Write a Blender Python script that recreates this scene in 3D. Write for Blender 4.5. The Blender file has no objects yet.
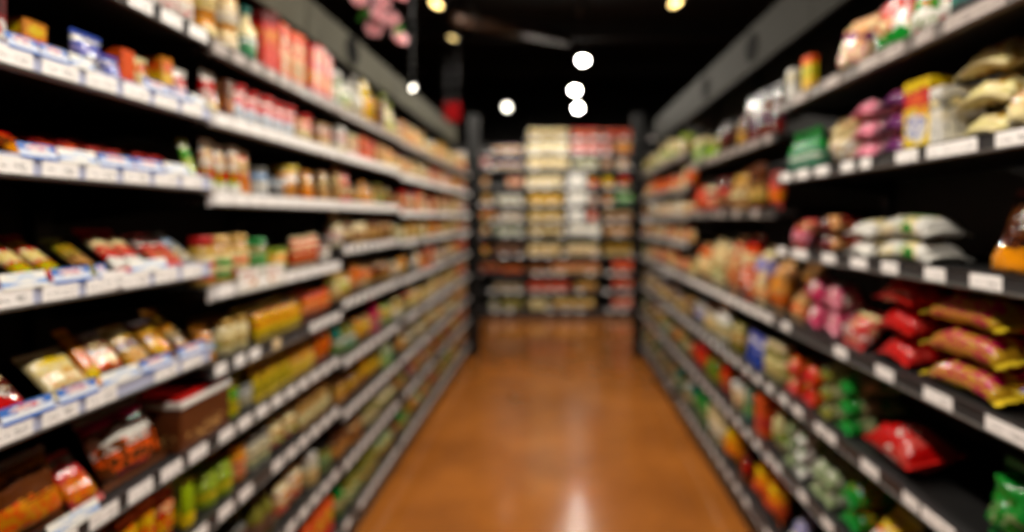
import bpy, math, random
from mathutils import Vector, Matrix, noise

PI = math.pi
S = bpy.context.scene
COL = S.collection
RNG = random.Random(7)

# ------------------------------------------------------------------ camera
F = 580.0            # focal length in pixels of the 1024 x 532 frame
H = 1.40             # eye height
VX, VY = 556.0, 217.0  # where the aisle's lines meet in the frame
XL, XR = -0.87, 0.84   # shelf fronts either side of the aisle
YE = 8.04              # front of the rack across the end

cam_d = bpy.data.cameras.new('camera')
cam = bpy.data.objects.new('camera', cam_d)
COL.objects.link(cam)
cam.location = (0, 0, H)
cam.rotation_euler = (PI / 2, 0, 0)
cam_d.sensor_width = 36.0
cam_d.lens = 36.0 * F / 1024.0
cam_d.shift_x = -(VX - 512.0) / 1024.0
cam_d.shift_y = -(266.0 - VY) / 1024.0
cam_d.clip_start = 0.02
cam_d.dof.use_dof = True
cam_d.dof.focus_distance = 0.52
cam_d.dof.aperture_fstop = 1.55
S.camera = cam


def depth_at(px, X):
    return F * abs(X) / max(abs(px - VX), 1.0)


# ------------------------------------------------------------------ colours
def lin(c):
    return tuple(((v / 255) / 12.92 if v / 255 <= 0.04045 else ((v / 255 + 0.055) / 1.055) ** 2.4) for v in c) + (1.0,)


PAL = {
    'red': (205, 28, 22), 'maroon': (96, 14, 18), 'orange': (238, 98, 22), 'amber': (222, 142, 26), 'yellow': (238, 204, 44),
    'cream': (240, 222, 170), 'tan': (196, 150, 96), 'brown': (98, 52, 26), 'olive': (126, 122, 44), 'lime': (160, 186, 48),
    'green': (22, 140, 52), 'teal': (16, 112, 98), 'blue': (44, 78, 190), 'navy': (22, 28, 70), 'lavender': (150, 146, 210),
    'purple': (104, 40, 100), 'magenta': (196, 24, 88), 'pink': (232, 140, 160), 'white': (240, 236, 228), 'grey': (130, 128, 122),
    'black': (16, 15, 15), 'gold': (206, 162, 66), 'peach': (238, 176, 122), 'rose': (214, 84, 78), 'sage': (150, 166, 120),
    'sky': (150, 184, 226), 'glass': (196, 190, 170),
}


def rgba(n):
    return lin(PAL[n]) if isinstance(n, str) else lin(n)


def muted(n, k=.74, g=-.10):
    r, gg, b, _ = rgba(n)
    l = .3 * r + .6 * gg + .1 * b
    return tuple(max(.003, k * (v * (1 - g) + l * g)) for v in (r, gg, b)) + (1.0,)


# ------------------------------------------------------------------ materials
def new_mat(name):
    m = bpy.data.materials.new(name)
    m.use_nodes = True
    nt = m.node_tree
    return m, nt, nt.nodes['Principled BSDF']


def plain(name, col, rough=0.5, metal=0.0, var=0.0, scale=20.0, bump=0.0, spec=0.5):
    m, nt, b = new_mat(name)
    b.inputs['Base Color'].default_value = rgba(col)
    b.inputs['Roughness'].default_value = rough
    b.inputs['Metallic'].default_value = metal
    b.inputs['Specular IOR Level'].default_value = spec
    tc = nt.nodes.new('ShaderNodeTexCoord')
    nz = nt.nodes.new('ShaderNodeTexNoise')
    nz.inputs['Scale'].default_value = scale
    nt.links.new(tc.outputs['Object'], nz.inputs['Vector'])
    if var:
        mx = nt.nodes.new('ShaderNodeMix')
        mx.data_type = 'RGBA'
        c = rgba(col)
        mx.inputs['A'].default_value = tuple(max(0, v * (1 - var)) for v in c[:3]) + (1,)
        mx.inputs['B'].default_value = tuple(min(1, v * (1 + var)) for v in c[:3]) + (1,)
        nt.links.new(nz.outputs['Fac'], mx.inputs['Factor'])
        nt.links.new(mx.outputs['Result'], b.inputs['Base Color'])
    if bump:
        bp = nt.nodes.new('ShaderNodeBump')
        bp.inputs['Strength'].default_value = bump
        bp.inputs['Distance'].default_value = 0.01
        nt.links.new(nz.outputs['Fac'], bp.inputs['Height'])
        nt.links.new(bp.outputs['Normal'], b.inputs['Normal'])
    return m


def make_pack_group():
    """Printed packaging: a ground colour, a band, a badge and a mottled food picture, laid out in the pack's own UVs."""
    g = bpy.data.node_groups.new('printed_pack', 'ShaderNodeTree')
    itf = g.interface
    for n in ('Ground', 'Band', 'Badge', 'Picture', 'Picture2'):
        itf.new_socket(n, in_out='INPUT', socket_type='NodeSocketColor')
    for n, d in (('BandLow', .6), ('BandHigh', .8), ('BadgeV', .7), ('BadgeRU', .3), ('BadgeRV', .1), ('PicV', .3), ('PicRU', .4), ('PicRV', .2), ('Seed', 0), ('Rough', .35)):
        s = itf.new_socket(n, in_out='INPUT', socket_type='NodeSocketFloat')
        s.default_value = d
    itf.new_socket('BSDF', in_out='OUTPUT', socket_type='NodeSocketShader')
    N, L = g.nodes, g.links
    gi = N.new('NodeGroupInput')
    go = N.new('NodeGroupOutput')
    uv = N.new('ShaderNodeTexCoord')
    sp = N.new('ShaderNodeSeparateXYZ')
    L.new(uv.outputs['UV'], sp.inputs[0])

    def mt(op, a, b=None):
        n = N.new('ShaderNodeMath')
        n.operation = op
        for i, v in enumerate((a, b)):
            if v is None:
                continue
            if isinstance(v, (int, float)):
                n.inputs[i].default_value = v
            else:
                L.new(v, n.inputs[i])
        return n.outputs[0]

    def mix(fac, a, b):
        n = N.new('ShaderNodeMix')
        n.data_type = 'RGBA'
        L.new(fac, n.inputs['Factor'])
        L.new(a, n.inputs['A'])
        L.new(b, n.inputs['B'])
        return n.outputs['Result']

    U, V = sp.outputs['X'], sp.outputs['Y']
    cb = N.new('ShaderNodeCombineXYZ')
    L.new(U, cb.inputs[0])
    L.new(V, cb.inputs[1])
    L.new(gi.outputs['Seed'], cb.inputs[2])
    nz = N.new('ShaderNodeTexNoise')
    nz.inputs['Scale'].default_value = 5.0
    nz.inputs['Detail'].default_value = 2.0
    L.new(cb.outputs[0], nz.inputs['Vector'])
    nf = nz.outputs['Fac']
    wav = mt('MULTIPLY', mt('SUBTRACT', nf, .5), .25)
    Vw = mt('ADD', V, wav)
    band = mt('MULTIPLY', mt('GREATER_THAN', Vw, gi.outputs['BandLow']), mt('LESS_THAN', Vw, gi.outputs['BandHigh']))
    col = mix(band, gi.outputs['Ground'], gi.outputs['Band'])

    def ell(v0, ru, rv):
        du = mt('DIVIDE', mt('SUBTRACT', U, .5), ru)
        dv = mt('DIVIDE', mt('SUBTRACT', Vw, v0), rv)
        return mt('LESS_THAN', mt('ADD', mt('MULTIPLY', du, du), mt('MULTIPLY', dv, dv)), 1.0)

    vor = N.new('ShaderNodeTexVoronoi')
    vor.inputs['Scale'].default_value = 11.0
    L.new(cb.outputs[0], vor.inputs['Vector'])
    pf = mt('GREATER_THAN', vor.outputs['Distance'], .45)
    pic = mix(pf, gi.outputs['Picture'], gi.outputs['Picture2'])
    col = mix(ell(gi.outputs['PicV'], gi.outputs['PicRU'], gi.outputs['PicRV']), col, pic)
    # a few fine lines of small print
    ln = mt('MULTIPLY', mt('GREATER_THAN', mt('FRACT', mt('MULTIPLY', V, 22.0)), .55), mt('MULTIPLY', mt('GREATER_THAN', nf, .5), mt('LESS_THAN', mt('ABSOLUTE', mt('SUBTRACT', V, .5)), .09)))
    col = mix(ln, col, gi.outputs['Badge'])
    col = mix(ell(gi.outputs['BadgeV'], gi.outputs['BadgeRU'], gi.outputs['BadgeRV']), col, gi.outputs['Badge'])
    b = N.new('ShaderNodeBsdfPrincipled')
    L.new(col, b.inputs['Base Color'])
    L.new(gi.outputs['Rough'], b.inputs['Roughness'])
    L.new(b.outputs[0], go.inputs['BSDF'])
    return g


PACK = make_pack_group()
MCACHE = {}


def pack_mat(base, band=None, badge=None, pic=None, pic2=None, rough=.35, style=0):
    key = (base, band, badge, pic, pic2, rough, style)
    if key in MCACHE:
        return MCACHE[key]
    m = bpy.data.materials.new('printed_' + str(len(MCACHE)))
    m.use_nodes = True
    nt = m.node_tree
    nt.nodes.remove(nt.nodes['Principled BSDF'])
    gn = nt.nodes.new('ShaderNodeGroup')
    gn.node_tree = PACK
    nt.links.new(gn.outputs[0], nt.nodes['Material Output'].inputs['Surface'])
    r = random.Random(str(key))
    band = band or base
    badge = badge or band
    pic = pic or band
    pic2 = pic2 or base
    for n, c in (('Ground', base), ('Band', band), ('Badge', badge), ('Picture', pic), ('Picture2', pic2)):
        gn.inputs[n].default_value = muted(c)
    lay = [(.62, .84, .72, .34, .07, .32, .40, .20), (.0, .30, .66, .36, .13, .42, .25, .14),
           (.40, .62, .80, .36, .09, .22, .38, .15), (.80, 1.1, .62, .36, .10, .30, .42, .24),
           (.22, .50, .36, .30, .09, .74, .34, .16)][style % 5]
    for n, v in zip(('BandLow', 'BandHigh', 'BadgeV', 'BadgeRU', 'BadgeRV', 'PicV', 'PicRU', 'PicRV'), lay):
        gn.inputs[n].default_value = v
    gn.inputs['Seed'].default_value = r.uniform(0, 50)
    gn.inputs['Rough'].default_value = rough
    MCACHE[key] = m
    return m


def simple(col, rough=.4, metal=0.0):
    key = ('s', col, rough, metal)
    if key not in MCACHE:
        MCACHE[key] = plain('plain_%d' % len(MCACHE), tuple(v * .9 for v in (PAL[col] if isinstance(col, str) else col)), rough, metal, var=.08, scale=60)
    return MCACHE[key]


def tag_material(name, paper, ink=(70, 68, 70)):
    """A printed shelf ticket: paper with a few soft lines of grey print."""
    m, nt, b = new_mat(name)
    tc = nt.nodes.new('ShaderNodeTexCoord')
    sp = nt.nodes.new('ShaderNodeSeparateXYZ')
    nt.links.new(tc.outputs['UV'], sp.inputs[0])

    def mt(op, a, v=None):
        n = nt.nodes.new('ShaderNodeMath')
        n.operation = op
        for i, q in enumerate((a, v)):
            if q is None:
                continue
            if isinstance(q, (int, float)):
                n.inputs[i].default_value = q
            else:
                nt.links.new(q, n.inputs[i])
        return n.outputs[0]

    def inside(s, lo, hi):
        return mt('MULTIPLY', mt('GREATER_THAN', s, lo), mt('LESS_THAN', s, hi))
    oi = nt.nodes.new('ShaderNodeObjectInfo')
    nz = nt.nodes.new('ShaderNodeTexNoise')
    nz.inputs['Scale'].default_value = 14
    cb = nt.nodes.new('ShaderNodeCombineXYZ')
    nt.links.new(sp.outputs[0], cb.inputs[0])
    nt.links.new(sp.outputs[1], cb.inputs[1])
    nt.links.new(oi.outputs['Random'], cb.inputs[2])
    nt.links.new(cb.outputs[0], nz.inputs['Vector'])
    blk = mt('ADD', mt('MULTIPLY', inside(sp.outputs[0], .55, .9), inside(sp.outputs[1], .2, .6)),
             mt('MULTIPLY', inside(sp.outputs[0], .1, .45), inside(sp.outputs[1], .3, .5)))
    fac = mt('MULTIPLY', mt('MULTIPLY', blk, mt('GREATER_THAN', nz.outputs['Fac'], .52)), .75)
    mx = nt.nodes.new('ShaderNodeMix')
    mx.data_type = 'RGBA'
    nt.links.new(fac, mx.inputs['Factor'])
    mx.inputs['A'].default_value = rgba(paper)
    mx.inputs['B'].default_value = rgba(ink)
    nt.links.new(mx.outputs['Result'], b.inputs['Base Color'])
    b.inputs['Roughness'].default_value = .45
    return m


M_TAG = tag_material('ticket_paper', (248, 244, 242))
M_TAG_CREAM = tag_material('ticket_cream', (236, 208, 160))
M_TAG_GREY = tag_material('ticket_grey', (176, 164, 158))  # greyer, darker paper than the other tickets
M_PROMO = pack_mat((60, 110, 190), (225, 232, 244), 'white', 'rose', 'white', .4, 4)
M_CARD = pack_mat('white', 'white', 'amber', 'rose', 'white', .45, 4)
M_METAL = plain('black_shelf_metal', (24, 23, 23), .45, .0, .2, 30)
M_BACK = plain('dark_back_board', (20, 18, 17), .7, .0, .2, 12)
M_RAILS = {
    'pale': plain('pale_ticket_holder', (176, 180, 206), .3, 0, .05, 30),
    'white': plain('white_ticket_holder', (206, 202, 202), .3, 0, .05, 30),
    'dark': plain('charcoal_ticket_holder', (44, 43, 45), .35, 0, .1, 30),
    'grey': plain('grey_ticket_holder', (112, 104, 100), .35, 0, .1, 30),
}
M_LIP = plain('grey_rail_lip', (84, 80, 77), .35, 0, .1, 30)
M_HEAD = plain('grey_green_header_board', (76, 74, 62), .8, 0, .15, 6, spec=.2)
M_HEAD_DARK = plain('shaded_header_board', (34, 33, 28), .8, 0, .15, 6, spec=.2)  # same header board, colour darkened to stand for dimmer light on the right
M_DARKPLATE = plain('dark_plate', (16, 15, 13), .9, 0, .1, 8, spec=.1)


# ------------------------------------------------------------------ mesh helpers
def mesh_obj(name, verts, faces, mat, parent=None, smooth=False, uvs=None, mats=None, midx=None):
    me = bpy.data.meshes.new(name)
    me.from_pydata([tuple(v) for v in verts], [], faces)
    for m in (mats or [mat]):
        me.materials.append(m)
    if midx:
        me.polygons.foreach_set('material_index', midx)
    if smooth is True:
        me.polygons.foreach_set('use_smooth', [True] * len(me.polygons))
    elif smooth:
        me.polygons.foreach_set('use_smooth', smooth)
    if uvs:
        ul = me.uv_layers.new(name='UVMap')
        ul.data.foreach_set('uv', [c for uv in uvs for c in uv])
    me.update()
    o = bpy.data.objects.new(name, me)
    COL.objects.link(o)
    if parent:
        o.parent = parent
    return o


def props(o, label=None, cat=None, group=None, kind=None):
    if label:
        o['label'] = label
    if cat:
        o['category'] = cat
    if group:
        o['group'] = group
    if kind:
        o['kind'] = kind
    return o


def empty(name, loc=(0, 0, 0), rz=0.0):
    o = bpy.data.objects.new(name, None)
    o.empty_display_size = .05
    o.location = loc
    o.rotation_euler = (0, 0, rz)
    COL.objects.link(o)
    return o


def box_vf(x0, x1, y0, y1, z0, z1, bev=0.0):
    """A box, optionally with chamfered edges."""
    if bev <= 0:
        v = [(x, y, z) for z in (z0, z1) for y in (y0, y1) for x in (x0, x1)]
        f = [(0, 2, 3, 1), (4, 5, 7, 6), (0, 1, 5, 4), (2, 6, 7, 3), (0, 4, 6, 2), (1, 3, 7, 5)]
        return v, f
    b = min(bev, (x1 - x0) * .3, (y1 - y0) * .3, (z1 - z0) * .3)
    v, idx = [], {}
    for sx in (0, 1):
        for sy in (0, 1):
            for sz in (0, 1):
                X, Y, Z = (x0, x1)[sx], (y0, y1)[sy], (z0, z1)[sz]
                dx, dy, dz = (b, -b)[sx], (b, -b)[sy], (b, -b)[sz]
                idx[sx, sy, sz] = len(v)
                v += [(X, Y + dy, Z + dz), (X + dx, Y, Z + dz), (X + dx, Y + dy, Z)]
    I = idx
    f = []
    def q(a, k):
        return I[a] + k
    f.append((q((0, 0, 0), 0), q((0, 0, 1), 0), q((0, 1, 1), 0), q((0, 1, 0), 0)))
    f.append((q((1, 0, 0), 0), q((1, 1, 0), 0), q((1, 1, 1), 0), q((1, 0, 1), 0)))
    f.append((q((0, 0, 0), 1), q((1, 0, 0), 1), q((1, 0, 1), 1), q((0, 0, 1), 1)))
    f.append((q((0, 1, 0), 1), q((0, 1, 1), 1), q((1, 1, 1), 1), q((1, 1, 0), 1)))
    f.append((q((0, 0, 0), 2), q((0, 1, 0), 2), q((1, 1, 0), 2), q((1, 0, 0), 2)))
    f.append((q((0, 0, 1), 2), q((1, 0, 1), 2), q((1, 1, 1), 2), q((0, 1, 1), 2)))
    for a in (0, 1):
        for c in (0, 1):
            e = [((0, a, c), (1, a, c), 1, 2), ((a, 0, c), (a, 1, c), 0, 2), ((a, c, 0), (a, c, 1), 0, 1)]
            for (p, r, k1, k2) in e:
                f.append((q(p, k1), q(r, k1), q(r, k2), q(p, k2)))
    for k in I:
        f.append((q(k, 0), q(k, 1), q(k, 2)))
    # consistent normals
    cx, cy, cz = (x0 + x1) / 2, (y0 + y1) / 2, (z0 + z1) / 2
    out = []
    for fc in f:
        p = [Vector(v[i]) for i in fc]
        n = (p[1] - p[0]).cross(p[2] - p[0])
        c = sum(p, Vector()) / len(p) - Vector((cx, cy, cz))
        out.append(fc if n.dot(c) > 0 else tuple(reversed(fc)))
    return v, out


def lathe_vf(prof, seg=16):
    v, f = [], []
    rings = []
    for (r, z) in prof:
        if r < 1e-6:
            rings.append([len(v)])
            v.append((0, 0, z))
        else:
            rings.append(list(range(len(v), len(v) + seg)))
            for k in range(seg):
                a = 2 * PI * k / seg
                v.append((r * math.sin(a), -r * math.cos(a), z))
    for a, b in zip(rings, rings[1:]):
        for k in range(seg):
            k2 = (k + 1) % seg
            if len(a) == 1 and len(b) > 1:
                f.append((a[0], b[k2], b[k]))
            elif len(b) == 1 and len(a) > 1:
                f.append((a[k], a[k2], b[0]))
            elif len(a) > 1:
                f.append((a[k], a[k2], b[k2], b[k]))
    return v, f


def lathe_uv(v, f, z0, z1):
    out = []
    for fc in f:
        us = []
        for i in fc:
            x, y, z = v[i]
            us.append((math.atan2(x, -y) / PI) / 1.6 + .5)
        if max(us) - min(us) > .6:
            us = [u if u > .5 else u + 1.25 for u in us]
        out += [(u, (v[i][2] - z0) / (z1 - z0)) for u, i in zip(us, fc)]
    return out


def planar_uv(v, f, w, d, h):
    out = []
    for fc in f:
        p = [Vector(v[i]) for i in fc]
        n = (p[1] - p[0]).cross(p[2] - p[0])
        if abs(n.x) > abs(n.y) and abs(n.x) > abs(n.z):
            out += [(q.y / d + .5, q.z / h) for q in p]
        elif abs(n.z) > abs(n.y) * 1.5:
            out += [(q.x / w + .5, .9 + .09 * (q.y / d)) for q in p]
        else:
            out += [(q.x / w + .5, q.z / h) for q in p]
    return out


def pillow(w, h, t, seed=0, nu=10, nv=12, wr=.25, fat_low=0.0, gusset=False, flat=False):
    """A filled film pack, upright: width x, thickness y, height z; two shells meeting at the rim."""
    v, idx = [], {}
    for side in (0, 1):
        for j in range(nv + 1):
            for i in range(nu + 1):
                edge = i in (0, nu) or j in (0, nv)
                if side == 1 and edge:
                    idx[1, i, j] = idx[0, i, j]
                    continue
                u, q = -1 + 2 * i / nu, -1 + 2 * j / nv
                T = max(0, 1 - abs(u) ** 2.6) ** .6 * max(0, 1 - abs(q) ** 3.2) ** .6
                if flat:
                    T = max(0, 1 - abs(u) ** 5) ** .55 * max(0, 1 - abs(q) ** 6) ** .6
                if gusset:
                    s = (q + 1) / 2
                    T = max(0, 1 - abs(u) ** 3) ** .6 * (max(0, 1 - s) ** .55) * min(1, .75 + s * 2)
                T *= 1 - fat_low * q * .5
                ww = w * (.92 + .08 * q * q)
                x, z = u * ww / 2, (q + 1) / 2 * h
                n = noise.noise(Vector((u * 2.2 + seed * 3.1, q * 2.4 - seed, side * 5 + seed))) * wr
                n += noise.noise(Vector((u * 5 + seed, q * 5 + seed * 2, side * 9))) * wr * .5
                y = (-1 if side == 0 else 1) * t / 2 * T * (1 + n)
                zz = z + (noise.noise(Vector((u * 1.5, q * 2 + seed, 3))) * wr * .08 * h if edge else 0)
                if gusset and j == 0:
                    zz = 0
                    y = (-1 if side == 0 else 1) * 0
                idx[side, i, j] = len(v)
                v.append((x, y, zz))
    f = []
    for j in range(nv):
        for i in range(nu):
            a = [idx[0, i, j], idx[0, i + 1, j], idx[0, i + 1, j + 1], idx[0, i, j + 1]]
            f.append(tuple(a))
            b = [idx[1, i, j], idx[1, i, j + 1], idx[1, i + 1, j + 1], idx[1, i + 1, j]]
            f.append(tuple(b))
    return v, f


def seal_strip(w, z0, z1, n=14, th=.0012):
    """A crimped end seal: a thin zig-zag strip."""
    v, f = [], []
    for i in range(n + 1):
        x = -w / 2 + w * i / n
        e = .003 if i % 2 else 0
        up = z1 > z0
        zt = z1 + (e if up else -e)
        for y in (-th, th):
            v += [(x, y, z0), (x, y, zt)]
    for i in range(n):
        a, b = i * 4, i * 4 + 4
        f += [(a, b, b + 1, a + 1), (a + 2, a + 3, b + 3, b + 2), (a + 1, b + 1, b + 3, a + 3), (a, a + 2, b + 2, b)]
    f += [(0, 1, 3, 2), (n * 4, n * 4 + 2, n * 4 + 3, n * 4 + 1)]
    return v, f


# ------------------------------------------------------------------ goods: each returns [(part name, verts, faces, uvs, material, smooth)]
def g_carton(w, d, h, c, o, seed):
    m = pack_mat(*c, rough=o.get('rough', .4), style=o.get('style', seed))
    v, f = box_vf(-w / 2, w / 2, -d / 2, d / 2, 0, h, .0025)
    out = [('box', v, f, planar_uv(v, f, w, d, h), m, False)]
    if o.get('flap', True):
        v, f = box_vf(-w * .47, w * .47, -d * .46, d * .02, h, h + .0012)
        out.append(('top_flap', v, f, planar_uv(v, f, w, d, h), m, False))
    return out


def g_jar(w, d, h, c, o, seed):
    r = w / 2
    glass = simple(c[0], .12)
    v, f = lathe_vf([(0, 0), (r * .9, 0), (r, h * .05), (r, h * .70), (r * .93, h * .76), (r * .80, h * .80), (r * .80, h * .84), (0, h * .84)])
    out = [('body', v, f, None, glass, True)]
    v, f = lathe_vf([(r * .84, h * .82), (r * .88, h * .83), (r * .88, h * .97), (r * .82, h), (0, h)])
    out.append(('lid', v, f, None, simple(o.get('lid', 'gold'), .3, .2), False))
    lm = pack_mat(*(c[1:] or c), rough=.4, style=o.get('style', seed))
    z0, z1 = h * .12, h * .62
    v, f = lathe_vf([(r * 1.0, z0), (r * 1.015, z0 + .001), (r * 1.015, z1 - .001), (r, z1)])
    out.append(('label', v, f, lathe_uv(v, f, z0, z1), lm, True))
    return out


def g_bottle(w, d, h, c, o, seed):
    r = w / 2
    v, f = lathe_vf([(0, 0), (r * .92, 0), (r, h * .03), (r, h * .52), (r * .92, h * .60), (r * .5, h * .74), (r * .36, h * .80), (r * .36, h * .9), (0, h * .9)])
    out = [('body', v, f, None, simple(c[0], .1), True)]
    v, f = lathe_vf([(r * .42, h * .87), (r * .44, h * .88), (r * .44, h * .99), (r * .38, h), (0, h)])
    out.append(('cap', v, f, None, simple(o.get('lid', 'red'), .35), False))
    lm = pack_mat(*(c[1:] or c), rough=.4, style=o.get('style', seed))
    z0, z1 = h * .1, h * .48
    v, f = lathe_vf([(r, z0), (r * 1.015, z0 + .001), (r * 1.015, z1 - .001), (r, z1)])
    out.append(('label', v, f, lathe_uv(v, f, z0, z1), lm, True))
    return out


def g_can(w, d, h, c, o, seed):
    r = w / 2
    m = pack_mat(*c, rough=.3, style=o.get('style', seed))
    v, f = lathe_vf([(r * .9, 0), (r, h * .04), (r, h * .95)])
    out = [('body', v, f, lathe_uv(v, f, 0, h), m, True)]
    v, f = lathe_vf([(r, h * .95), (r * 1.02, h * .96), (r * 1.02, h), (r * .94, h), (r * .92, h * .97), (0, h * .97)])
    out.append(('lid', v, f, None, simple(o.get('lid', 'grey'), .3, .6), False))
    v, f = lathe_vf([(0, h * .02), (r * .9, 0), (r * .96, h * .01), (r * 1.01, h * .03), (r, h * .045)])
    out.append(('base_rim', v, f, None, simple(o.get('lid', 'grey'), .3, .6), False))
    return out


def g_tub(w, d, h, c, o, seed):
    r = w / 2
    m = pack_mat(*c, rough=.35, style=o.get('style', seed))
    v, f = lathe_vf([(0, 0), (r * .8, 0), (r * .84, h * .02), (r * .97, h * .9), (0, h * .9)])
    out = [('body', v, f, lathe_uv(v, f, 0, h), m, True)]
    v, f = lathe_vf([(r * .98, h * .86), (r * 1.03, h * .87), (r * 1.03, h * .97), (r * .98, h), (r * .9, h * .985), (0, h * .985)])
    out.append(('lid', v, f, None, simple(o.get('lid', 'white'), .35), False))
    return out


def g_pouch(w, d, h, c, o, seed):
    m = pack_mat(*c, rough=o.get('rough', .15), style=o.get('style', seed))
    v, f = pillow(w, h * .93, d, seed, 10, 12, .22, gusset=True)
    # spread the foot so that it stands
    v = [(x, y if z > 1e-6 else -d * .42 * math.sqrt(max(0, 1 - (2 * x / w) ** 2)) * (1 if i % 2 else 1), z) for i, (x, y, z) in enumerate(v)]
    uv = planar_uv(v, f, w, d, h)
    out = [('body', v, f, uv, m, True)]
    v, f = seal_strip(w * .99, h * .925, h)
    out.append(('top_seal', v, f, None, simple(o.get('lid', c[0]), .3), False))
    return out


def g_packet(w, d, h, c, o, seed):
    m = pack_mat(*c, rough=o.get('rough', .15), style=o.get('style', seed))
    s = min(.014, h * .08)
    v, f = pillow(w, h - 2 * s, d, seed, 10, 12, o.get('wr', .35) * (.6 if o.get('flat') else 1), flat=o.get('flat', False))
    v = [(x, y, z + s) for x, y, z in v]
    uv = planar_uv(v, f, w, d, h)
    if o.get('swap'):
        uv = [(b, a) for a, b in uv]
    out = [('body', v, f, uv, m, True)]
    sm = simple(o.get('lid', c[0]), .3)
    v, f = seal_strip(w * .99, h - s - .001, h)
    out.append(('end_seal', v, f, None, sm, False))
    v, f = seal_strip(w * .99, s + .001, 0.003)
    out.append(('end_seal', v, f, None, sm, False))
    return out


def g_sachet(w, d, h, c, o, seed):
    o = dict(o)
    o.setdefault('wr', .2)
    return g_packet(w, d, h, c, o, seed)


GOODS = {'carton': g_carton, 'jar': g_jar, 'bottle': g_bottle, 'can': g_can, 'tub': g_tub, 'pouch': g_pouch,
         'packet': g_packet, 'bag': g_packet, 'sachet': g_sachet}

CAT = {'carton': 'box', 'jar': 'jar', 'bottle': 'bottle', 'can': 'can', 'tub': 'tub', 'pouch': 'pouch', 'packet': 'packet', 'bag': 'bag', 'sachet': 'sachet'}
ITEMS = []       # (object, desc, rack, shelf number, Y, row, level, far)
PROTO = {}


def make_proto(kind, w, d, h, c, o, seed, far):
    """Mesh data for one product line: list of (part name, mesh); lying, leaning and slumping are shaped into the meshes."""
    parts = GOODS[kind](w, d, h, c, o, seed)
    lean, lie, roll = o.get('lean', 0), o.get('lie'), o.get('roll', 0)
    M = Matrix.Identity(4)
    if lie == 'in':        # length runs into the shelf
        M = Matrix.Rotation(-PI / 2, 4, 'X')
    elif lie == 'along':   # length runs along the shelf
        M = Matrix.Rotation(PI / 2, 4, 'Z') @ Matrix.Rotation(-PI / 2, 4, 'X')
    if lean:
        M = Matrix.Rotation(-math.radians(lean), 4, 'X') @ M
    if roll:
        M = Matrix.Rotation(math.radians(roll), 4, 'Y') @ M
    allv, np_ = [], []
    for (n, v, f, uv, m, sm) in parts:
        v = [M @ Vector(p) for p in v]
        if o.get('flat'):     # packs in a pile droop at their rims over the one below
            hx, hy = (h, w) if lie == 'along' else (w, h)
            oy = 0 if lie == 'along' else h / 2
            ox = h / 2 if lie == 'along' else 0
            dr = o.get('droop', d * .45)
            v = [Vector((p.x, p.y, p.z - dr * min(1.6, (2 * (abs(p.x) - ox) / hx) ** 2 * .6 + (2 * (abs(p.y) - oy) / hy) ** 2 * .6))) for p in v]
        np_.append([n, v, f, uv, m, sm])
        allv += v
    mnz = min(p.z for p in allv)
    mny, mxy = min(p.y for p in allv), max(p.y for p in allv)
    mnx, mxx = min(p.x for p in allv), max(p.x for p in allv)
    cx, cy = (mnx + mxx) / 2, (mny + mxy) / 2
    for p in np_:
        p[1] = [q - Vector((cx, cy, mnz)) for q in p[1]]
    if far:
        v, f, uv, mats, mi, sm = [], [], [], [], [], []
        for (n, pv, pf, puv, m, s) in np_:
            if n in ('top_flap', 'base_rim', 'end_seal', 'top_seal') and n != 'top_seal':
                continue
            b = len(v)
            v += pv
            f += [tuple(i + b for i in fc) for fc in pf]
            uv += puv or [(.5, .5)] * sum(len(fc) for fc in pf)
            if m not in mats:
                mats.append(m)
            mi += [mats.index(m)] * len(pf)
            sm += [bool(s)] * len(pf)
        me = build_mesh(kind, v, f, uv, mats, mi, sm)
        meshes = [(kind, me)]
    else:
        meshes = [(n, build_mesh(n, pv, pf, puv, [m], None, [bool(s)] * len(pf))) for (n, pv, pf, puv, m, s) in np_]
    return meshes, (mxx - mnx, mxy - mny, max(p.z for p in allv) - mnz)


def build_mesh(name, v, f, uv, mats, mi, sm):
    me = bpy.data.meshes.new(name)
    me.from_pydata([tuple(p) for p in v], [], f)
    for m in mats:
        me.materials.append(m)
    if mi:
        me.polygons.foreach_set('material_index', mi)
    me.polygons.foreach_set('use_smooth', sm)
    ul = me.uv_layers.new(name='UVMap')
    ul.data.foreach_set('uv', [c for q in (uv or [(.5, .5)] * sum(len(x) for x in f)) for c in q])
    me.update()
    return me


def place_item(kind, meshes, loc, rz):
    if len(meshes) == 1:
        o = bpy.data.objects.new(kind, meshes[0][1])
        COL.objects.link(o)
    else:
        o = empty(kind)
        for n, me in meshes:
            c = bpy.data.objects.new(n, me)
            COL.objects.link(c)
            c.parent = o
    o.location = loc
    o.rotation_euler = (0, 0, rz)
    return o


# ------------------------------------------------------------------ racks
RACKS = {}
ORD = ['top', 'second', 'third', 'fourth', 'fifth', 'sixth', 'seventh', 'eighth', 'ninth', 'tenth', 'eleventh', 'twelfth']
NTH = ['first', 'second', 'third', 'fourth', 'fifth', 'sixth', 'seventh', 'eighth', 'ninth', 'tenth', 'eleventh', 'twelfth', 'thirteenth', 'fourteenth', 'fifteenth', 'sixteenth']


def rail_vf(L, hgt, dep=.012):
    """Ticket rail: a slightly tilted C-section with a rounded lip, extruded along x, its face at y = 0."""
    prof = [(0.0, 0.0), (-.003, .003), (-.003, .006), (.0005, .0075), (.002, hgt - .006), (-.001, hgt - .004), (-.001, hgt), (.003, hgt), (dep, hgt - .002), (dep, 0)]
    n = len(prof)
    v = [(x, y, z) for x in (-L / 2, L / 2) for y, z in prof]
    f = [(i, i + n, (i + 1) % n + n, (i + 1) % n) for i in range(n)]
    f += [tuple(range(n)), tuple(reversed(range(n, 2 * n)))]
    f = [tuple(reversed(x)) for x in f]
    return v, f


TAGMESH = {}


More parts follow.
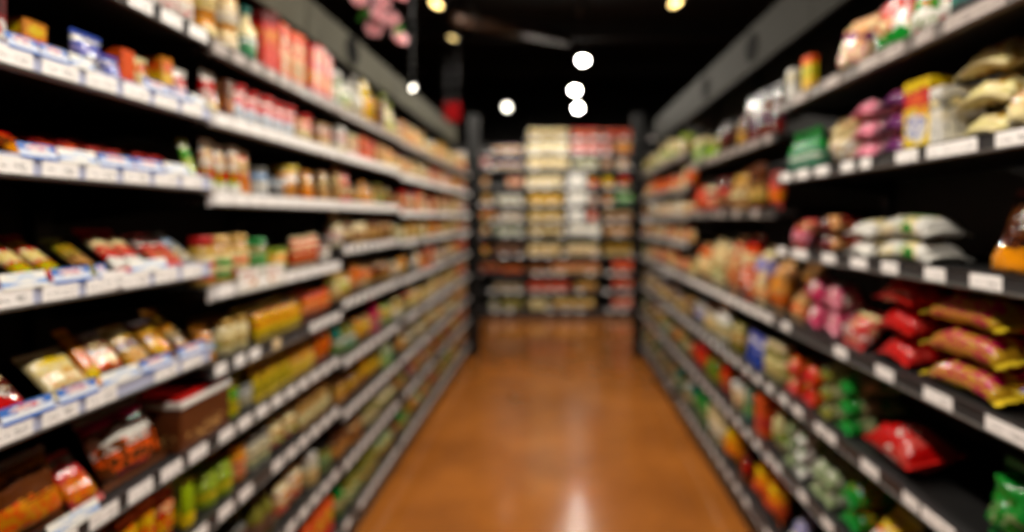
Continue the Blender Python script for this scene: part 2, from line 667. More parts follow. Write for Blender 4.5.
def tag_mesh(w, h, m):
    k = (round(w, 3), round(h, 3), m.name)
    if k not in TAGMESH:
        v, f = box_vf(-w / 2, w / 2, -.0012, 0, 0, h)
        me = bpy.data.meshes.new('price_tag')
        me.from_pydata(v, [], f)
        me.materials.append(m)
        ul = me.uv_layers.new(name='UVMap')
        ul.data.foreach_set('uv', [c for fc in f for i in fc for c in (v[i][0] / w + .5, v[i][2] / h)])
        TAGMESH[k] = me
    return TAGMESH[k]


def build_rack(key, side, a0, a1, shelves, name, rails, tags, depth=.45, rail_h=.04, base=True, header=True, top=2.355, label=None):
    """side L/R: a0..a1 is the depth range along the aisle; E: the range across. Local x runs along the rack, -y faces the aisle."""
    L = a1 - a0
    mid = (a0 + a1) / 2
    if side == 'L':
        loc, rz = (XL, mid, 0), PI / 2
    elif side == 'R':
        loc, rz = (XR, mid, 0), -PI / 2
    else:
        loc, rz = (mid, YE, 0), 0
    root = empty('shelf_rack', loc, rz)
    props(root, label, 'shelf rack', 'shelf racks around the aisle')
    v, f = box_vf(-L / 2, L / 2, depth, depth + .02, 0, top)
    mesh_obj('back_panel', v, f, M_BACK, root)
    for sx in (-1, 1):
        x = sx * (L / 2 - .012)
        v, f = box_vf(x - .012, x + .012, depth - .03, depth, 0, top, .002)
        mesh_obj('upright', v, f, M_METAL, root)
    if header:
        v, f = box_vf(-L / 2 + .001, L / 2 - .001, .14, .16, 2.135, top, .003)
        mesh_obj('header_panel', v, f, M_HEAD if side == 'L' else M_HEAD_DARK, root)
        v, f = box_vf(-L / 2 + .001, L / 2 - .001, .16, depth, top - .02, top, .003)
        mesh_obj('canopy_top', v, f, M_METAL, root)
    if base:
        v, f = box_vf(-L / 2, L / 2, .025, depth, 0, shelves[-1], .002)
        mesh_obj('plinth', v, f, M_METAL, root)
    for i, z in enumerate(shelves):
        v, f = box_vf(-L / 2 + .001, L / 2 - .001, .012, depth - .031, z + .012, z + rail_h - .006, .001)
        sh = mesh_obj('shelf', v, f, M_METAL, root)
        if z < shelves[-1] + 1e-6 and base:
            pass
        v, f = rail_vf(L - .003, rail_h)
        v = [(x, y, zz + z) for x, y, zz in v]
        mats = [M_RAILS[rails[i]], M_LIP]
        mi = [1 if k in (0, 1, 2) else 0 for k in range(len(f))]
        mesh_obj('price_rail', v, f, None, sh, False, None, mats, mi)
        for sx in (-1, 1):
            if i == len(shelves) - 1 and base:
                continue
            x = sx * (L / 2 - .03)
            v, f = [(x + e, y, zz) for e in (-.002, .002) for y, zz in ((depth - .03, z + .012), (.06, z + .012), (.06, z + .004), (depth - .03, z - .05))], \
                [(0, 1, 2, 3), (7, 6, 5, 4), (0, 4, 5, 1), (1, 5, 6, 2), (2, 6, 7, 3), (3, 7, 4, 0)]
            mesh_obj('bracket', v, f, M_METAL, sh)
        tg = tags(i, z) if callable(tags) else tags[i]
        for (x, w, m) in tg:
            if abs(x) + w / 2 > L / 2:
                continue
            o = bpy.data.objects.new('price_tag', tag_mesh(w, rail_h - .012, m))
            COL.objects.link(o)
            o.parent = sh
            o.location = (x, -.0006, z + .007)
            if m is not M_TAG:
                o['label'] = {M_TAG_CREAM.name: 'cream price tag', M_TAG_GREY.name: 'dull price tag'}.get(m.name, 'price tag')
    RACKS[key] = dict(side=side, a0=a0, a1=a1, z=[z + rail_h - .006 for z in shelves], name=name, root=root, loc=loc, rz=rz, depth=depth)
    return root


def local_along(key_side, a0, a1, px):
    """Place along a rack (local x) of a pixel column of the photo, on the shelf front."""
    X = XL if key_side == 'L' else XR
    Y = depth_at(px, X)
    mid = (a0 + a1) / 2
    return (Y - mid) if key_side == 'L' else -(Y - mid)


def even_tags(L, pitch, w, m, r, skip=0.0, jit=.0, off=0.0):
    n = int((L - w) / pitch)
    return [(-L / 2 + (L - n * pitch) / 2 + k * pitch + r.uniform(-jit, jit) + off, w, m) for k in range(n + 1) if r.random() >= skip]


# left racks, near to far (the joints read off the photo)
LJ = [depth_at(211, XL) - .89, depth_at(211, XL), depth_at(341, XL), depth_at(400, XL), depth_at(433.5, XL), depth_at(455, XL), depth_at(470, XL)]
LZ = [
    [1.826, 1.637, 1.463, 1.249, 1.035, .806, .606, .36, .10],
    [1.813, 1.630, 1.426, 1.184, .985, .806, .606, .36, .10],
    [1.810, 1.630, 1.426, 1.244, 1.020, .780, .565, .35, .10],
    [1.800, 1.610, 1.400, 1.232, 1.015, .785, .565, .35, .10],
    [1.800, 1.610, 1.400, 1.232, 1.015, .785, .565, .35, .10],
    [1.800, 1.610, 1.400, 1.232, 1.015, .785, .565, .35, .10],
]
LR = [
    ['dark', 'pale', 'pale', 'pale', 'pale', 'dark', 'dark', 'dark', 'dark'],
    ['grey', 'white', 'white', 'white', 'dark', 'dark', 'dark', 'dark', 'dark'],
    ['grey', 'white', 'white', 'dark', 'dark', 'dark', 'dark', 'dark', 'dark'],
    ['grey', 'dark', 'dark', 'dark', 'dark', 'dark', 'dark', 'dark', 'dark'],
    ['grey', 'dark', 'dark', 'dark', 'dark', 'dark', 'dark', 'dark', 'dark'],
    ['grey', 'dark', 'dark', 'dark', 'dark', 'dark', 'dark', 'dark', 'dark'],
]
RN = ['nearest', 'second', 'third', 'fourth', 'fifth', 'sixth']


def left_tags(b):
    L = LJ[b + 1] - LJ[b]
    r = random.Random(100 + b)

    def go(i, z):
        if b == 0 and 1 <= i <= 4:
            return even_tags(L, .092, .074, M_TAG, r, .04)
        if b == 0:
            return even_tags(L, .098, .070, M_TAG, r, .05)
        if i == 0:
            return even_tags(L, .09, .055, M_TAG_GREY, r, .1)
        if i in (1, 2):
            return even_tags(L, .085, .076, M_TAG, r, .03)
        if b == 1 and i == 4:
            return [(-.40, .05, M_TAG), (-.31, .05, M_TAG), (-.23, .055, M_TAG), (-.10, .045, M_TAG_CREAM), (.18, .06, M_TAG), (.26, .06, M_TAG), (.34, .06, M_TAG), (.41, .05, M_TAG)]
        return even_tags(L, .094, .066, M_TAG, r, .05, .002)
    return go


for b in range(6):
    build_rack('L%d' % (b + 1), 'L', LJ[b], LJ[b + 1], LZ[b], RN[b] + ' left rack', LR[b], left_tags(b), top=2.30,
               label=['black shelf rack with pale blue ticket rails, nearest on the left side',
                      'second rack on the left, holding red-lidded jars and white ticket rails',
                      'third rack along the left side of the aisle',
                      'fourth rack along the left side of the aisle',
                      'fifth rack along the left side, last but one before the dark end post',
                      'sixth rack along the left side, beside the dark end post'][b])

# right racks
RJ = [depth_at(775, XR) - 1.46, depth_at(775, XR), depth_at(688, XR), depth_at(661, XR), depth_at(640, XR)]
RZ = [
    [1.790, 1.525, 1.252, .980, .705, .428, .12],
    [1.690, 1.395, .980, .705, .428, .12],
    [1.790, 1.560, 1.375, 1.20, .980, .705, .428, .12],
    [1.790, 1.560, 1.375, 1.20, .980, .705, .428, .12],
]
RR = [
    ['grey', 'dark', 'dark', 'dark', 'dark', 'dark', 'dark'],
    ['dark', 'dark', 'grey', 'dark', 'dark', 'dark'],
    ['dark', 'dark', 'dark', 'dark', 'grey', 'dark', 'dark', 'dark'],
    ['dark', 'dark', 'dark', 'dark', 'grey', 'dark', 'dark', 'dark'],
]
NEAR_TAGS = {1: [(786, .10), (803, .10), (822, .09), (848, .07), (866, .05), (907, .085), (942, .10), (962, .09), (1015, .09)],
             2: [(782, .08), (800, .12), (829, .085), (859, .085), (890, .07), (935, .07), (986, .085)],
             3: [(786, .07), (841, .075), (885, .08), (938, .095), (1008, .11)],
             4: [(784, .07), (798, .075), (820, .06), (831, .065), (870, .085), (911, .06), (938, .11), (990, .1)],
             5: [(778, .06), (803, .07), (828, .07), (860, .07), (900, .07)],
             6: [(760, .06), (790, .07), (820, .07)],
             0: [(800, .10), (832, .09), (870, .10), (893, .09), (925, .06), (960, .09), (990, .08)]}


def right_tags(b):
    L = RJ[b + 1] - RJ[b]
    r = random.Random(300 + b)

    def go(i, z):
        if b == 0:
            return [(local_along('R', RJ[0], RJ[1], px), w, M_TAG if i else M_TAG_GREY) for px, w in NEAR_TAGS[i]]
        if b == 1 and i == 2:
            return even_tags(L, .11, .085, M_TAG, r, .05, .004)
        if i in (0, 1, 2):
            return even_tags(L, .13, .07, M_TAG_GREY, r, .25, .01)
        return even_tags(L, .135, .065, M_TAG, r, .12, .008)
    return go


for b in range(4):
    build_rack('R%d' % (b + 1), 'R', RJ[b], RJ[b + 1], RZ[b], RN[b] + ' right rack', RR[b], right_tags(b),
               label=['black shelf rack with spaced white tickets, nearest on the right side',
                      'second rack along the right side, heaped with tan and orange packets',
                      'third rack along the right side of the aisle',
                      'fourth rack along the right side, beside the dark end post'][b])

# rack across the end
EZ = [2.47, 2.265, 2.055, 1.79, 1.555, 1.32, 1.125, .84, .595, .345, .08]
EJ = [-1.55, -.42, .62, 1.60]
for b in range(3):
    r = random.Random(500 + b)
    z = EZ if b else EZ[1:]
    build_rack('E%d' % (b + 1), 'E', EJ[b], EJ[b + 1], z, ['left', 'middle', 'right'][b] + ' end rack', ['dark'] * len(z),
               lambda i, zz: even_tags(EJ[b + 1] - EJ[b], .20, .09, M_TAG, r, .25, .04), depth=.40, header=False, top=2.67 if b else 2.45,
               label=['lower of the racks facing down the aisle at its far end, on the left',
                      'tall rack of yellow and white goods in the middle of the far end',
                      'tall rack at the far end, on the right beside the dark post'][b])


# ------------------------------------------------------------------ stocking
def stock(rk, si, p0, p1, kind, size, cols, **o):
    """Fill a stretch of a shelf with one product line, from pixel column p0 to p1 of the photo."""
    R = RACKS[rk]
    w, d, h = size
    side = R['side']
    seed = o.get('seed', RNG.randrange(1000))
    o.setdefault('style', seed % 5)
    setb = o.get('set', .012)
    if side in 'LR':
        X = (abs(XL) if side == 'L' else XR) + setb
        A0, A1 = sorted((depth_at(p0, X), depth_at(p1, X)))
        A0, A1 = max(A0, R['a0'] + .004), min(A1, R['a1'] - .004)
    else:
        A0, A1 = sorted(((p0 - VX) / F * YE, (p1 - VX) / F * YE))
        A0, A1 = max(A0, R['a0'] + .004), min(A1, R['a1'] - .004)
    far = o.get('far', side == 'E' or (A0 + A1) / 2 > 3.2)
    variants = o.get('var', 1)
    protos = []
    for k in range(variants):
        pk = (kind, size, cols, seed + k, far, tuple(sorted((a, str(b)) for a, b in o.items() if a in ('lean', 'lie', 'roll', 'lid', 'rough', 'wr', 'style', 'flat', 'swap', 'droop'))))
        if pk not in PROTO:
            PROTO[pk] = make_proto(kind, w, d, h, cols, o, seed + k, far)
        protos.append(PROTO[pk])
    bw, bd, bh = max(p[1][0] for p in protos), max(p[1][1] for p in protos), max(p[1][2] for p in protos)
    gap = o.get('gap', .004)
    if o.get('overlap'):
        pitch = bw * o['overlap']
    else:
        pitch = bw + gap
    n = max(1, int((A1 - A0 + gap + .15 * pitch) / pitch))
    n = o.get('n', n)
    fit = 1.0
    if 'n' not in o and n * pitch > A1 - A0:
        fit = max(.6, (A1 - A0) / (n * pitch))
        pitch, bw, bd = pitch * fit, bw * fit, bd * fit
    if n * pitch > R['a1'] - R['a0']:
        n = max(1, int((R['a1'] - R['a0']) / pitch))
    start = A0 + max(0, (A1 - A0 - (n - 1) * pitch - bw) / 2) + bw / 2
    start = min(max(start, R['a0'] + bw / 2 + .003), R['a1'] - bw / 2 - .003 - (n - 1) * pitch)
    start = max(start, R['a0'] + bw / 2 + .002)
    jit = o.get('jit', 4.0)
    rr = random.Random(seed * 31 + n)
    desc = o.get('desc')
    if not desc:
        a, b2 = cols[0], next((c for c in cols[1:] if c and c != cols[0]), None)
        if kind in ('jar', 'bottle'):
            desc = '%s-%s %s %s with %s label' % (o.get('lid', 'gold' if kind == 'jar' else 'red'), 'lidded' if kind == 'jar' else 'capped', a, kind, cols[1] if len(cols) > 1 else a)
        elif b2:
            desc = '%s %s with %s print' % (a, kind, b2)
        else:
            desc = 'plain %s %s' % (a, kind)
        if kind in ('tub', 'can') and o.get('lid'):
            desc = '%s-lidded ' % o['lid'] + desc
        if o.get('lie'):
            desc = 'flat ' + desc
        elif o.get('lean'):
            desc = 'leaning ' + desc
    rows, levels = o.get('rows', 1), o.get('levels', 1)
    z0 = R['z'][si] + .0005
    made = []
    for row in range(rows):
        for k in range(n):
            if row == 0 and o.get('miss') and rr.random() < o['miss']:
                continue
            A = start + k * pitch
            dep = setb + bd / 2 + row * (bd + .004) + rr.uniform(0, o.get('djit', .010))
            if dep + bd / 2 > R['depth'] - .035:
                continue
            for lv in range(levels):
                meshes, dims = protos[rr.randrange(len(protos))]
                yaw = math.radians(rr.uniform(-jit, jit))
                z = z0 + lv * ((min(bh, d * o.get('step', 1.3)) if o.get('flat') else bh) + .0006)
                if side == 'L':
                    loc = (XL - .012 - dep, A, z)
                elif side == 'R':
                    loc = (XR + .012 + dep, A, z)
                else:
                    loc = (A, YE + .012 + dep, z)
                ob = place_item(kind, meshes, loc, R['rz'] + yaw)
                ob.scale = (fit, fit, rr.uniform(.93, 1.03) if levels == 1 and kind not in ('can', 'jar', 'bottle') else 1.0)
                ITEMS.append((ob, desc, rk, si, A, row, lv if levels > 1 else None, far, kind, levels))
                made.append(ob)
    return made


# --- nearest left rack
def W(*a):
    return a


st = stock
st('L1', 0, 60, 150, 'jar', (.075, .075, .11), W('amber', 'white', 'yellow', 'brown'), lid='gold')
st('L1', 0, 150, 209, 'bottle', (.06, .06, .19), W('brown', 'white', 'red', 'cream'), lid='gold')
st('L1', 1, -70, -14, 'packet', (.09, .05, .15), W('maroon', 'white', 'red', 'brown'))
st('L1', 1, -6, 14, 'carton', (.045, .06, .10), W('maroon', 'white', 'red', 'black'), n=1)
st('L1', 1, 30, 50, 'carton', (.05, .04, .085), W('amber', 'orange', 'yellow', 'amber'), n=1, style=2, set=.06)
st('L1', 1, 52, 84, 'can', (.045, .045, .04), W('amber', 'white', 'yellow', 'brown'), lid='gold', set=.03)
st('L1', 1, 90, 116, 'pouch', (.075, .05, .095), W('blue', 'white', 'lavender', 'white', 'navy'), n=1, style=3, rough=.12, set=.02)
st('L1', 1, 117, 127, 'pouch', (.045, .04, .06), W('blue', 'white', 'lavender', 'white'), n=1, style=0)
st('L1', 1, 129, 141, 'carton', (.035, .05, .09), W('orange', 'red', 'orange', 'orange'), n=1, style=1, set=.03)
st('L1', 1, 143, 166, 'pouch', (.048, .04, .08), W('cream', 'amber', 'red', 'tan', 'cream'), style=0, set=.02)
st('L1', 1, 168, 180, 'carton', (.04, .05, .10), W('amber', 'yellow', 'orange', 'amber'), n=1, style=2, set=.03)
st('L1', 1, 183, 209, 'pouch', (.055, .04, .09), W('white', 'cream', 'red', 'rose', 'white'), style=1, set=.02)
st('L1', 2, -60, 16, 'packet', (.06, .03, .075), W('red', 'yellow', 'maroon', 'amber', 'black'), style=2)
st('L1', 2, 18, 60, 'sachet', (.05, .02, .11), W('brown', 'amber', 'red', 'orange'), lean=56)
st('L1', 2, 62, 112, 'sachet', (.05, .02, .11), W('maroon', 'orange', 'rose', 'orange'), lean=56)
st('L1', 2, 113, 160, 'sachet', (.05, .02, .11), W('rose', 'tan', 'maroon', 'red'), lean=56)
st('L1', 2, 161, 194, 'sachet', (.05, .02, .12), W('maroon', 'tan', 'rose', 'red'), lean=56)
st('L1', 2, 195, 209, 'pouch', (.05, .03, .10), W('lime', 'white', 'green', 'cream'), lean=18, style=3)
st('L1', 3, -60, 30, 'sachet', (.05, .018, .12), W('maroon', 'yellow', 'amber', 'orange'), lean=52, style=0)
st('L1', 3, 32, 88, 'sachet', (.045, .018, .13), W('red', 'cream', 'yellow', 'amber', 'lime'), lean=50, style=2)
st('L1', 3, 89, 120, 'sachet', (.05, .018, .12), W('olive', 'brown', 'tan', 'amber'), lean=52, style=4)
st('L1', 3, 121, 165, 'sachet', (.05, .018, .13), W('red', 'white', 'cream', 'rose'), lean=48, style=1)
st('L1', 3, 166, 196, 'sachet', (.05, .018, .12), W('rose', 'white', 'maroon', 'tan'), lean=50, style=0)
st('L1', 3, 198, 209, 'sachet', (.05, .018, .12), W('grey', 'white', 'sky', 'cream'), lean=50, n=1, style=0)
st('L1', 4, -60, 52, 'packet', (.075, .028, .115), W('maroon', 'red', 'cream', 'white', 'brown'), lean=42, style=1)
st('L1', 4, 62, 92, 'packet', (.10, .03, .105), W('cream', 'cream', 'yellow', 'amber', 'cream'), lean=42, n=1, style=0)
st('L1', 4, 104, 107, 'sachet', (.03, .02, .14), W('amber', 'yellow', 'amber', 'orange'), lean=38, n=1)
st('L1', 4, 112, 132, 'packet', (.075, .03, .115), W('brown', 'orange', 'cream', 'cream', 'maroon'), lean=40, n=1, style=4)
st('L1', 4, 140, 158, 'packet', (.075, .03, .115), W('gold', 'brown', 'cream', 'cream', 'amber'), lean=40, n=1, style=2)
st('L1', 4, 166, 180, 'packet', (.07, .028, .12), W('maroon', 'amber', 'gold', 'orange', 'yellow'), lean=40, n=1, style=0)
st('L1', 4, 186, 209, 'sachet', (.045, .02, .15), W('amber', 'brown', 'gold', 'cream', 'brown'), lean=46, style=0)
st('L1', 5, -90, -30, 'bag', (.13, .06, .16), W('brown', 'amber', 'orange', 'amber', 'orange'), lean=15)
st('L1', 5, 12, 62, 'bag', (.15, .06, .145), W('brown', 'amber', 'brown', 'orange', 'amber'), lean=18, n=1, style=3)
st('L1', 5, 86, 104, 'packet', (.07, .03, .125), W('rose', 'white', 'red', 'orange', 'amber'), lean=40, n=1, style=3)
st('L1', 5, 118, 160, 'bag', (.19, .06, .165), W('brown', 'magenta', 'white', 'orange', 'brown'), lean=24, n=1, style=3)
pm, _ = make_proto('carton', .20, .13, .105, W('brown', 'brown', 'brown', 'tan', 'brown'), {'style': 0, 'flap': False}, 5, False)
cb = empty('carton', (XL - .012 - .067, 1.468, RACKS['L1']['z'][5] + .0005), PI / 2)
o = bpy.data.objects.new('box', pm[0][1])
COL.objects.link(o)
o.parent = cb
props(cb, 'brown carton with red and white rim across the joint of two left racks', 'box')
st('L1', 6, 60, 130, 'packet', (.07, .035, .12), W('brown', 'amber', 'olive', 'orange'), rows=2)
st('L1', 6, 131, 168, 'packet', (.055, .03, .12), W('orange', 'amber', 'yellow', 'red'), rows=2, style=0)
st('L1', 6, 169, 188, 'packet', (.06, .03, .12), W('red', 'yellow', 'orange', 'cream', 'orange'), rows=2)
st('L1', 6, 190, 209, 'pouch', (.05, .03, .11), W('lime', 'yellow', 'lime', 'olive'), rows=2)
st('L1', 7, 100, 209, 'packet', (.08, .05, .13), W('rose', 'orange', 'cream', 'brown'))

# --- second left rack
st('L2', 0, 212, 232, 'jar', (.062, .062, .085), W('amber', 'cream', 'yellow', 'brown'), lid='amber', levels=2, seed=4)
st('L2', 0, 233, 250, 'jar', (.06, .06, .085), W('cream', 'white', 'tan', 'cream'), lid='amber', levels=2, seed=8)
st('L2', 0, 251, 268, 'bottle', (.06, .06, .175), W('cream', 'teal', 'green', 'white'), lid='teal')
st('L2', 0, 269, 285, 'carton', (.055, .09, .20), W('red', 'maroon', 'amber', 'orange', 'red'), style=3)
st('L2', 0, 286, 312, 'carton', (.055, .09, .195), W('orange', 'red', 'cream', 'sage', 'tan'), style=0)
st('L2', 0, 313, 340, 'carton', (.06, .09, .20), W('red', 'amber', 'orange', 'gold', 'orange'), style=4)
st('L2', 1, 213, 228, 'pouch', (.06, .05, .125), W('white', 'cream', 'red', 'rose', 'white'), style=1)
st('L2', 1, 230, 240, 'carton', (.04, .06, .11), W('brown', 'maroon', 'amber', 'tan'))
st('L2', 1, 241, 305, 'tub', (.072, .072, .115), W('white', 'red', 'red', 'sky', 'white'), lid='red', style=3, rows=2)
st('L2', 1, 306, 322, 'tub', (.08, .08, .11), W('cream', 'red', 'rose', 'tan'), lid='red')
st('L2', 1, 323, 340, 'carton', (.09, .07, .095), W('tan', 'white', 'rose', 'cream'))
st('L2', 2, 212, 250, 'pouch', (.055, .04, .14), W('white', 'lime', 'red', 'rose', 'cream'), style=4, var=2)
st('L2', 2, 250, 262, 'pouch', (.06, .045, .135), W('cream', 'orange', 'tan', 'rose', 'amber'), style=3)
st('L2', 2, 263, 280, 'jar', (.06, .06, .09), W('sky', 'white', 'grey', 'white'), lid='grey')
st('L2', 2, 281, 294, 'can', (.06, .06, .07), W('grey', 'sky', 'white', 'navy'), lid='grey')
st('L2', 2, 296, 308, 'tub', (.085, .085, .12), W('amber', 'cream', 'white', 'tan'), lid='yellow')
st('L2', 2, 309, 326, 'pouch', (.085, .05, .11), W('amber', 'tan', 'cream', 'orange'))
st('L2', 2, 327, 340, 'pouch', (.09, .05, .12), W('tan', 'brown', 'cream', 'brown'))
st('L2', 3, 212, 221, 'jar', (.066, .066, .13), W('gold', 'cream', 'red', 'red', 'cream'), lid='red', n=1, style=1)
st('L2', 3, 225, 243, 'jar', (.085, .085, .13), W('gold', 'cream', 'green', 'green', 'cream'), lid='gold', n=1, style=1)
st('L2', 3, 244, 262, 'jar', (.085, .085, .13), W('gold', 'cream', 'red', 'orange', 'cream'), lid='gold', n=1, style=1)
st('L2', 3, 263, 279, 'jar', (.085, .085, .115), W('olive', 'sage', 'green', 'green', 'white'), lid='green', n=1)
st('L2', 3, 281, 298, 'tub', (.075, .075, .075), W('yellow', 'lime', 'amber', 'cream'), lid='lime')
st('L2', 3, 299, 328, 'packet', (.075, .04, .11), W('cream', 'red', 'rose', 'amber', 'red'), style=3)
st('L2', 3, 329, 340, 'jar', (.075, .075, .10), W('brown', 'white', 'black', 'tan'), lid='black')
st('L2', 4, 214, 228, 'packet', (.06, .04, .095), W('amber', 'cream', 'sky', 'tan'), lean=20)
st('L2', 4, 229, 262, 'jar', (.062, .062, .095), W('cream', 'cream', 'lime', 'tan', 'gold'), lid='gold', rows=2)
st('L2', 4, 263, 312, 'packet', (.06, .04, .10), W('yellow', 'amber', 'amber', 'gold', 'yellow'), rows=2, lean=12)
st('L2', 4, 313, 340, 'packet', (.07, .04, .10), W('orange', 'brown', 'amber', 'cream'), rows=2)
st('L2', 5, 236, 250, 'pouch', (.055, .035, .10), W('lime', 'yellow', 'green', 'yellow', 'olive'), rows=2)
st('L2', 5, 251, 262, 'tub', (.07, .07, .07), W('grey', 'white', 'grey', 'cream'), lid='grey')
st('L2', 5, 263, 300, 'packet', (.06, .035, .115), W('yellow', 'amber', 'gold', 'yellow', 'olive'), rows=2, lean=15)
st('L2', 5, 301, 322, 'packet', (.06, .035, .115), W('gold', 'yellow', 'amber', 'cream'), rows=2, lean=15)
st('L2', 5, 323, 340, 'packet', (.06, .035, .115), W('orange', 'amber', 'red', 'yellow'), rows=2)
st('L2', 6, 212, 244, 'jar', (.06, .06, .085), W('lime', 'lime', 'yellow', 'olive'), lid='lime', rows=2)
st('L2', 6, 245, 258, 'jar', (.065, .065, .10), W('amber', 'orange', 'cream', 'brown'), lid='amber', rows=2)
st('L2', 6, 259, 278, 'jar', (.06, .06, .10), W('glass', 'cream', 'sage', 'grey'), lid='grey', rows=2)
st('L2', 6, 279, 306, 'packet', (.09, .05, .09), W('cream', 'rose', 'tan', 'cream', 'lime'), rows=2)
st('L2', 6, 307, 340, 'pouch', (.07, .04, .10), W('tan', 'sage', 'cream', 'olive'), rows=2)
st('L2', 7, 225, 262, 'jar', (.07, .07, .11), W('brown', 'rose', 'cream', 'tan'), lid='grey', rows=2)
st('L2', 7, 263, 284, 'bottle', (.06, .06, .15), W('olive', 'brown', 'grey', 'brown'), lid='black', rows=2)
st('L2', 7, 286, 312, 'packet', (.10, .05, .12), W('cream', 'white', 'amber', 'tan', 'rose'))
st('L2', 7, 313, 328, 'jar', (.075, .075, .12), W('glass', 'cream', 'gold', 'tan'), lid='white')
st('L2', 7, 329, 340, 'jar', (.07, .07, .11), W('olive', 'sage', 'green', 'brown'), lid='black')
st('L2', 8, 280, 306, 'carton', (.10, .12, .14), W('orange', 'red', 'amber', 'orange'))
st('L2', 8, 307, 340, 'carton', (.085, .12, .15), W('orange', 'red', 'yellow', 'orange', 'red'), style=1)

def st_two(rk, si, p0, p1, kind, size, cols, **o):
    """Two product lines side by side that share a form: the second in its sister colours and a little shorter."""
    if p1 - p0 < 9:
        st(rk, si, p0, p1, kind, size, cols, **o)
        return
    pm = p0 + (p1 - p0) * .46
    st(rk, si, p0, pm, kind, size, cols, **o)
    o2 = {k: v for k, v in o.items() if k != 'style'}
    c2 = (cols[1], cols[3], cols[2], cols[0])
    st(rk, si, pm + .4, p1, kind, (size[0], size[1], round(size[2] * .86, 3)), c2, **o2)


# --- third left rack
st_two('L3', 0, 342, 358, 'jar', (.07, .07, .16), W('sage', 'white', 'green', 'cream'), lid='white', far=False)
st_two('L3', 0, 359, 368, 'bottle', (.065, .065, .19), W('glass', 'white', 'sage', 'tan'), lid='white', far=False)
st_two('L3', 0, 369, 383, 'packet', (.13, .07, .20), W('yellow', 'amber', 'yellow', 'olive'), far=False, style=4)
st_two('L3', 0, 384, 389, 'carton', (.06, .08, .17), W('brown', 'maroon', 'tan', 'brown'), far=False)
st_two('L3', 0, 390, 399, 'bottle', (.08, .08, .21), W('lime', 'cream', 'yellow', 'sage'), lid='lime', far=False)
st_two('L3', 1, 342, 364, 'carton', (.09, .08, .11), W('white', 'cream', 'rose', 'pink', 'white'), far=False)
st_two('L3', 1, 365, 378, 'carton', (.08, .08, .115), W('orange', 'rose', 'tan', 'orange'), far=False, style=2)
st_two('L3', 1, 379, 399, 'carton', (.085, .08, .11), W('tan', 'peach', 'cream', 'gold'), far=False, style=0)
st_two('L3', 2, 342, 356, 'pouch', (.12, .06, .15), W('tan', 'rose', 'cream', 'brown'), far=False, style=3)
st_two('L3', 2, 357, 366, 'pouch', (.09, .05, .08), W('brown', 'olive', 'tan', 'amber'), far=False)
st_two('L3', 2, 367, 380, 'pouch', (.10, .06, .10), W('amber', 'tan', 'gold', 'brown'), far=False)
st_two('L3', 2, 381, 399, 'pouch', (.09, .05, .11), W('olive', 'brown', 'gold', 'sage'), far=False)
st_two('L3', 3, 342, 350, 'bottle', (.075, .075, .14), W('cream', 'white', 'rose', 'tan'), lid='cream', far=False)
st_two('L3', 3, 351, 372, 'jar', (.075, .075, .11), W('maroon', 'cream', 'brown', 'tan'), lid='cream', far=False)
st_two('L3', 3, 373, 399, 'jar', (.08, .08, .12), W('brown', 'tan', 'gold', 'brown'), lid='brown', far=False)
st_two('L3', 4, 342, 358, 'tub', (.09, .09, .11), W('tan', 'gold', 'cream', 'lime'), lid='gold', far=False)
st_two('L3', 4, 359, 380, 'packet', (.10, .06, .13), W('amber', 'tan', 'orange', 'cream', 'rose'), far=False, rows=2)
st_two('L3', 4, 381, 399, 'packet', (.09, .06, .12), W('brown', 'tan', 'maroon', 'gold'), far=False, rows=2)
st_two('L3', 5, 342, 362, 'bottle', (.06, .06, .15), W('teal', 'olive', 'green', 'white'), lid='black', far=False, rows=2)
st_two('L3', 5, 363, 378, 'packet', (.08, .05, .12), W('amber', 'tan', 'yellow', 'gold'), far=False, rows=2)
st_two('L3', 5, 379, 387, 'bottle', (.075, .075, .19), W('magenta', 'pink', 'rose', 'maroon'), lid='magenta', far=False)
st_two('L3', 5, 388, 399, 'packet', (.09, .05, .12), W('sage', 'lime', 'amber', 'cream'), far=False, rows=2)
st_two('L3', 6, 342, 366, 'packet', (.08, .05, .12), W('tan', 'brown', 'gold', 'amber'), far=False, rows=2)
st_two('L3', 6, 367, 386, 'packet', (.08, .05, .14), W('amber', 'gold', 'yellow', 'brown'), far=False, rows=2)
st_two('L3', 6, 387, 399, 'pouch', (.09, .05, .15), W('sage', 'green', 'white', 'lime'), far=False, rows=2)
st_two('L3', 7, 342, 370, 'jar', (.075, .075, .12), W('brown', 'tan', 'amber', 'brown'), lid='brown', far=False, rows=2)
st_two('L3', 7, 371, 399, 'jar', (.075, .075, .12), W('olive', 'cream', 'sage', 'brown'), lid='grey', far=False, rows=2)
st_two('L3', 8, 342, 366, 'bottle', (.075, .075, .17), W('green', 'olive', 'sage', 'cream'), lid='green', far=False, rows=2)
st_two('L3', 8, 367, 399, 'bottle', (.075, .075, .16), W('olive', 'sage', 'gold', 'brown'), lid='black', far=False, rows=2)

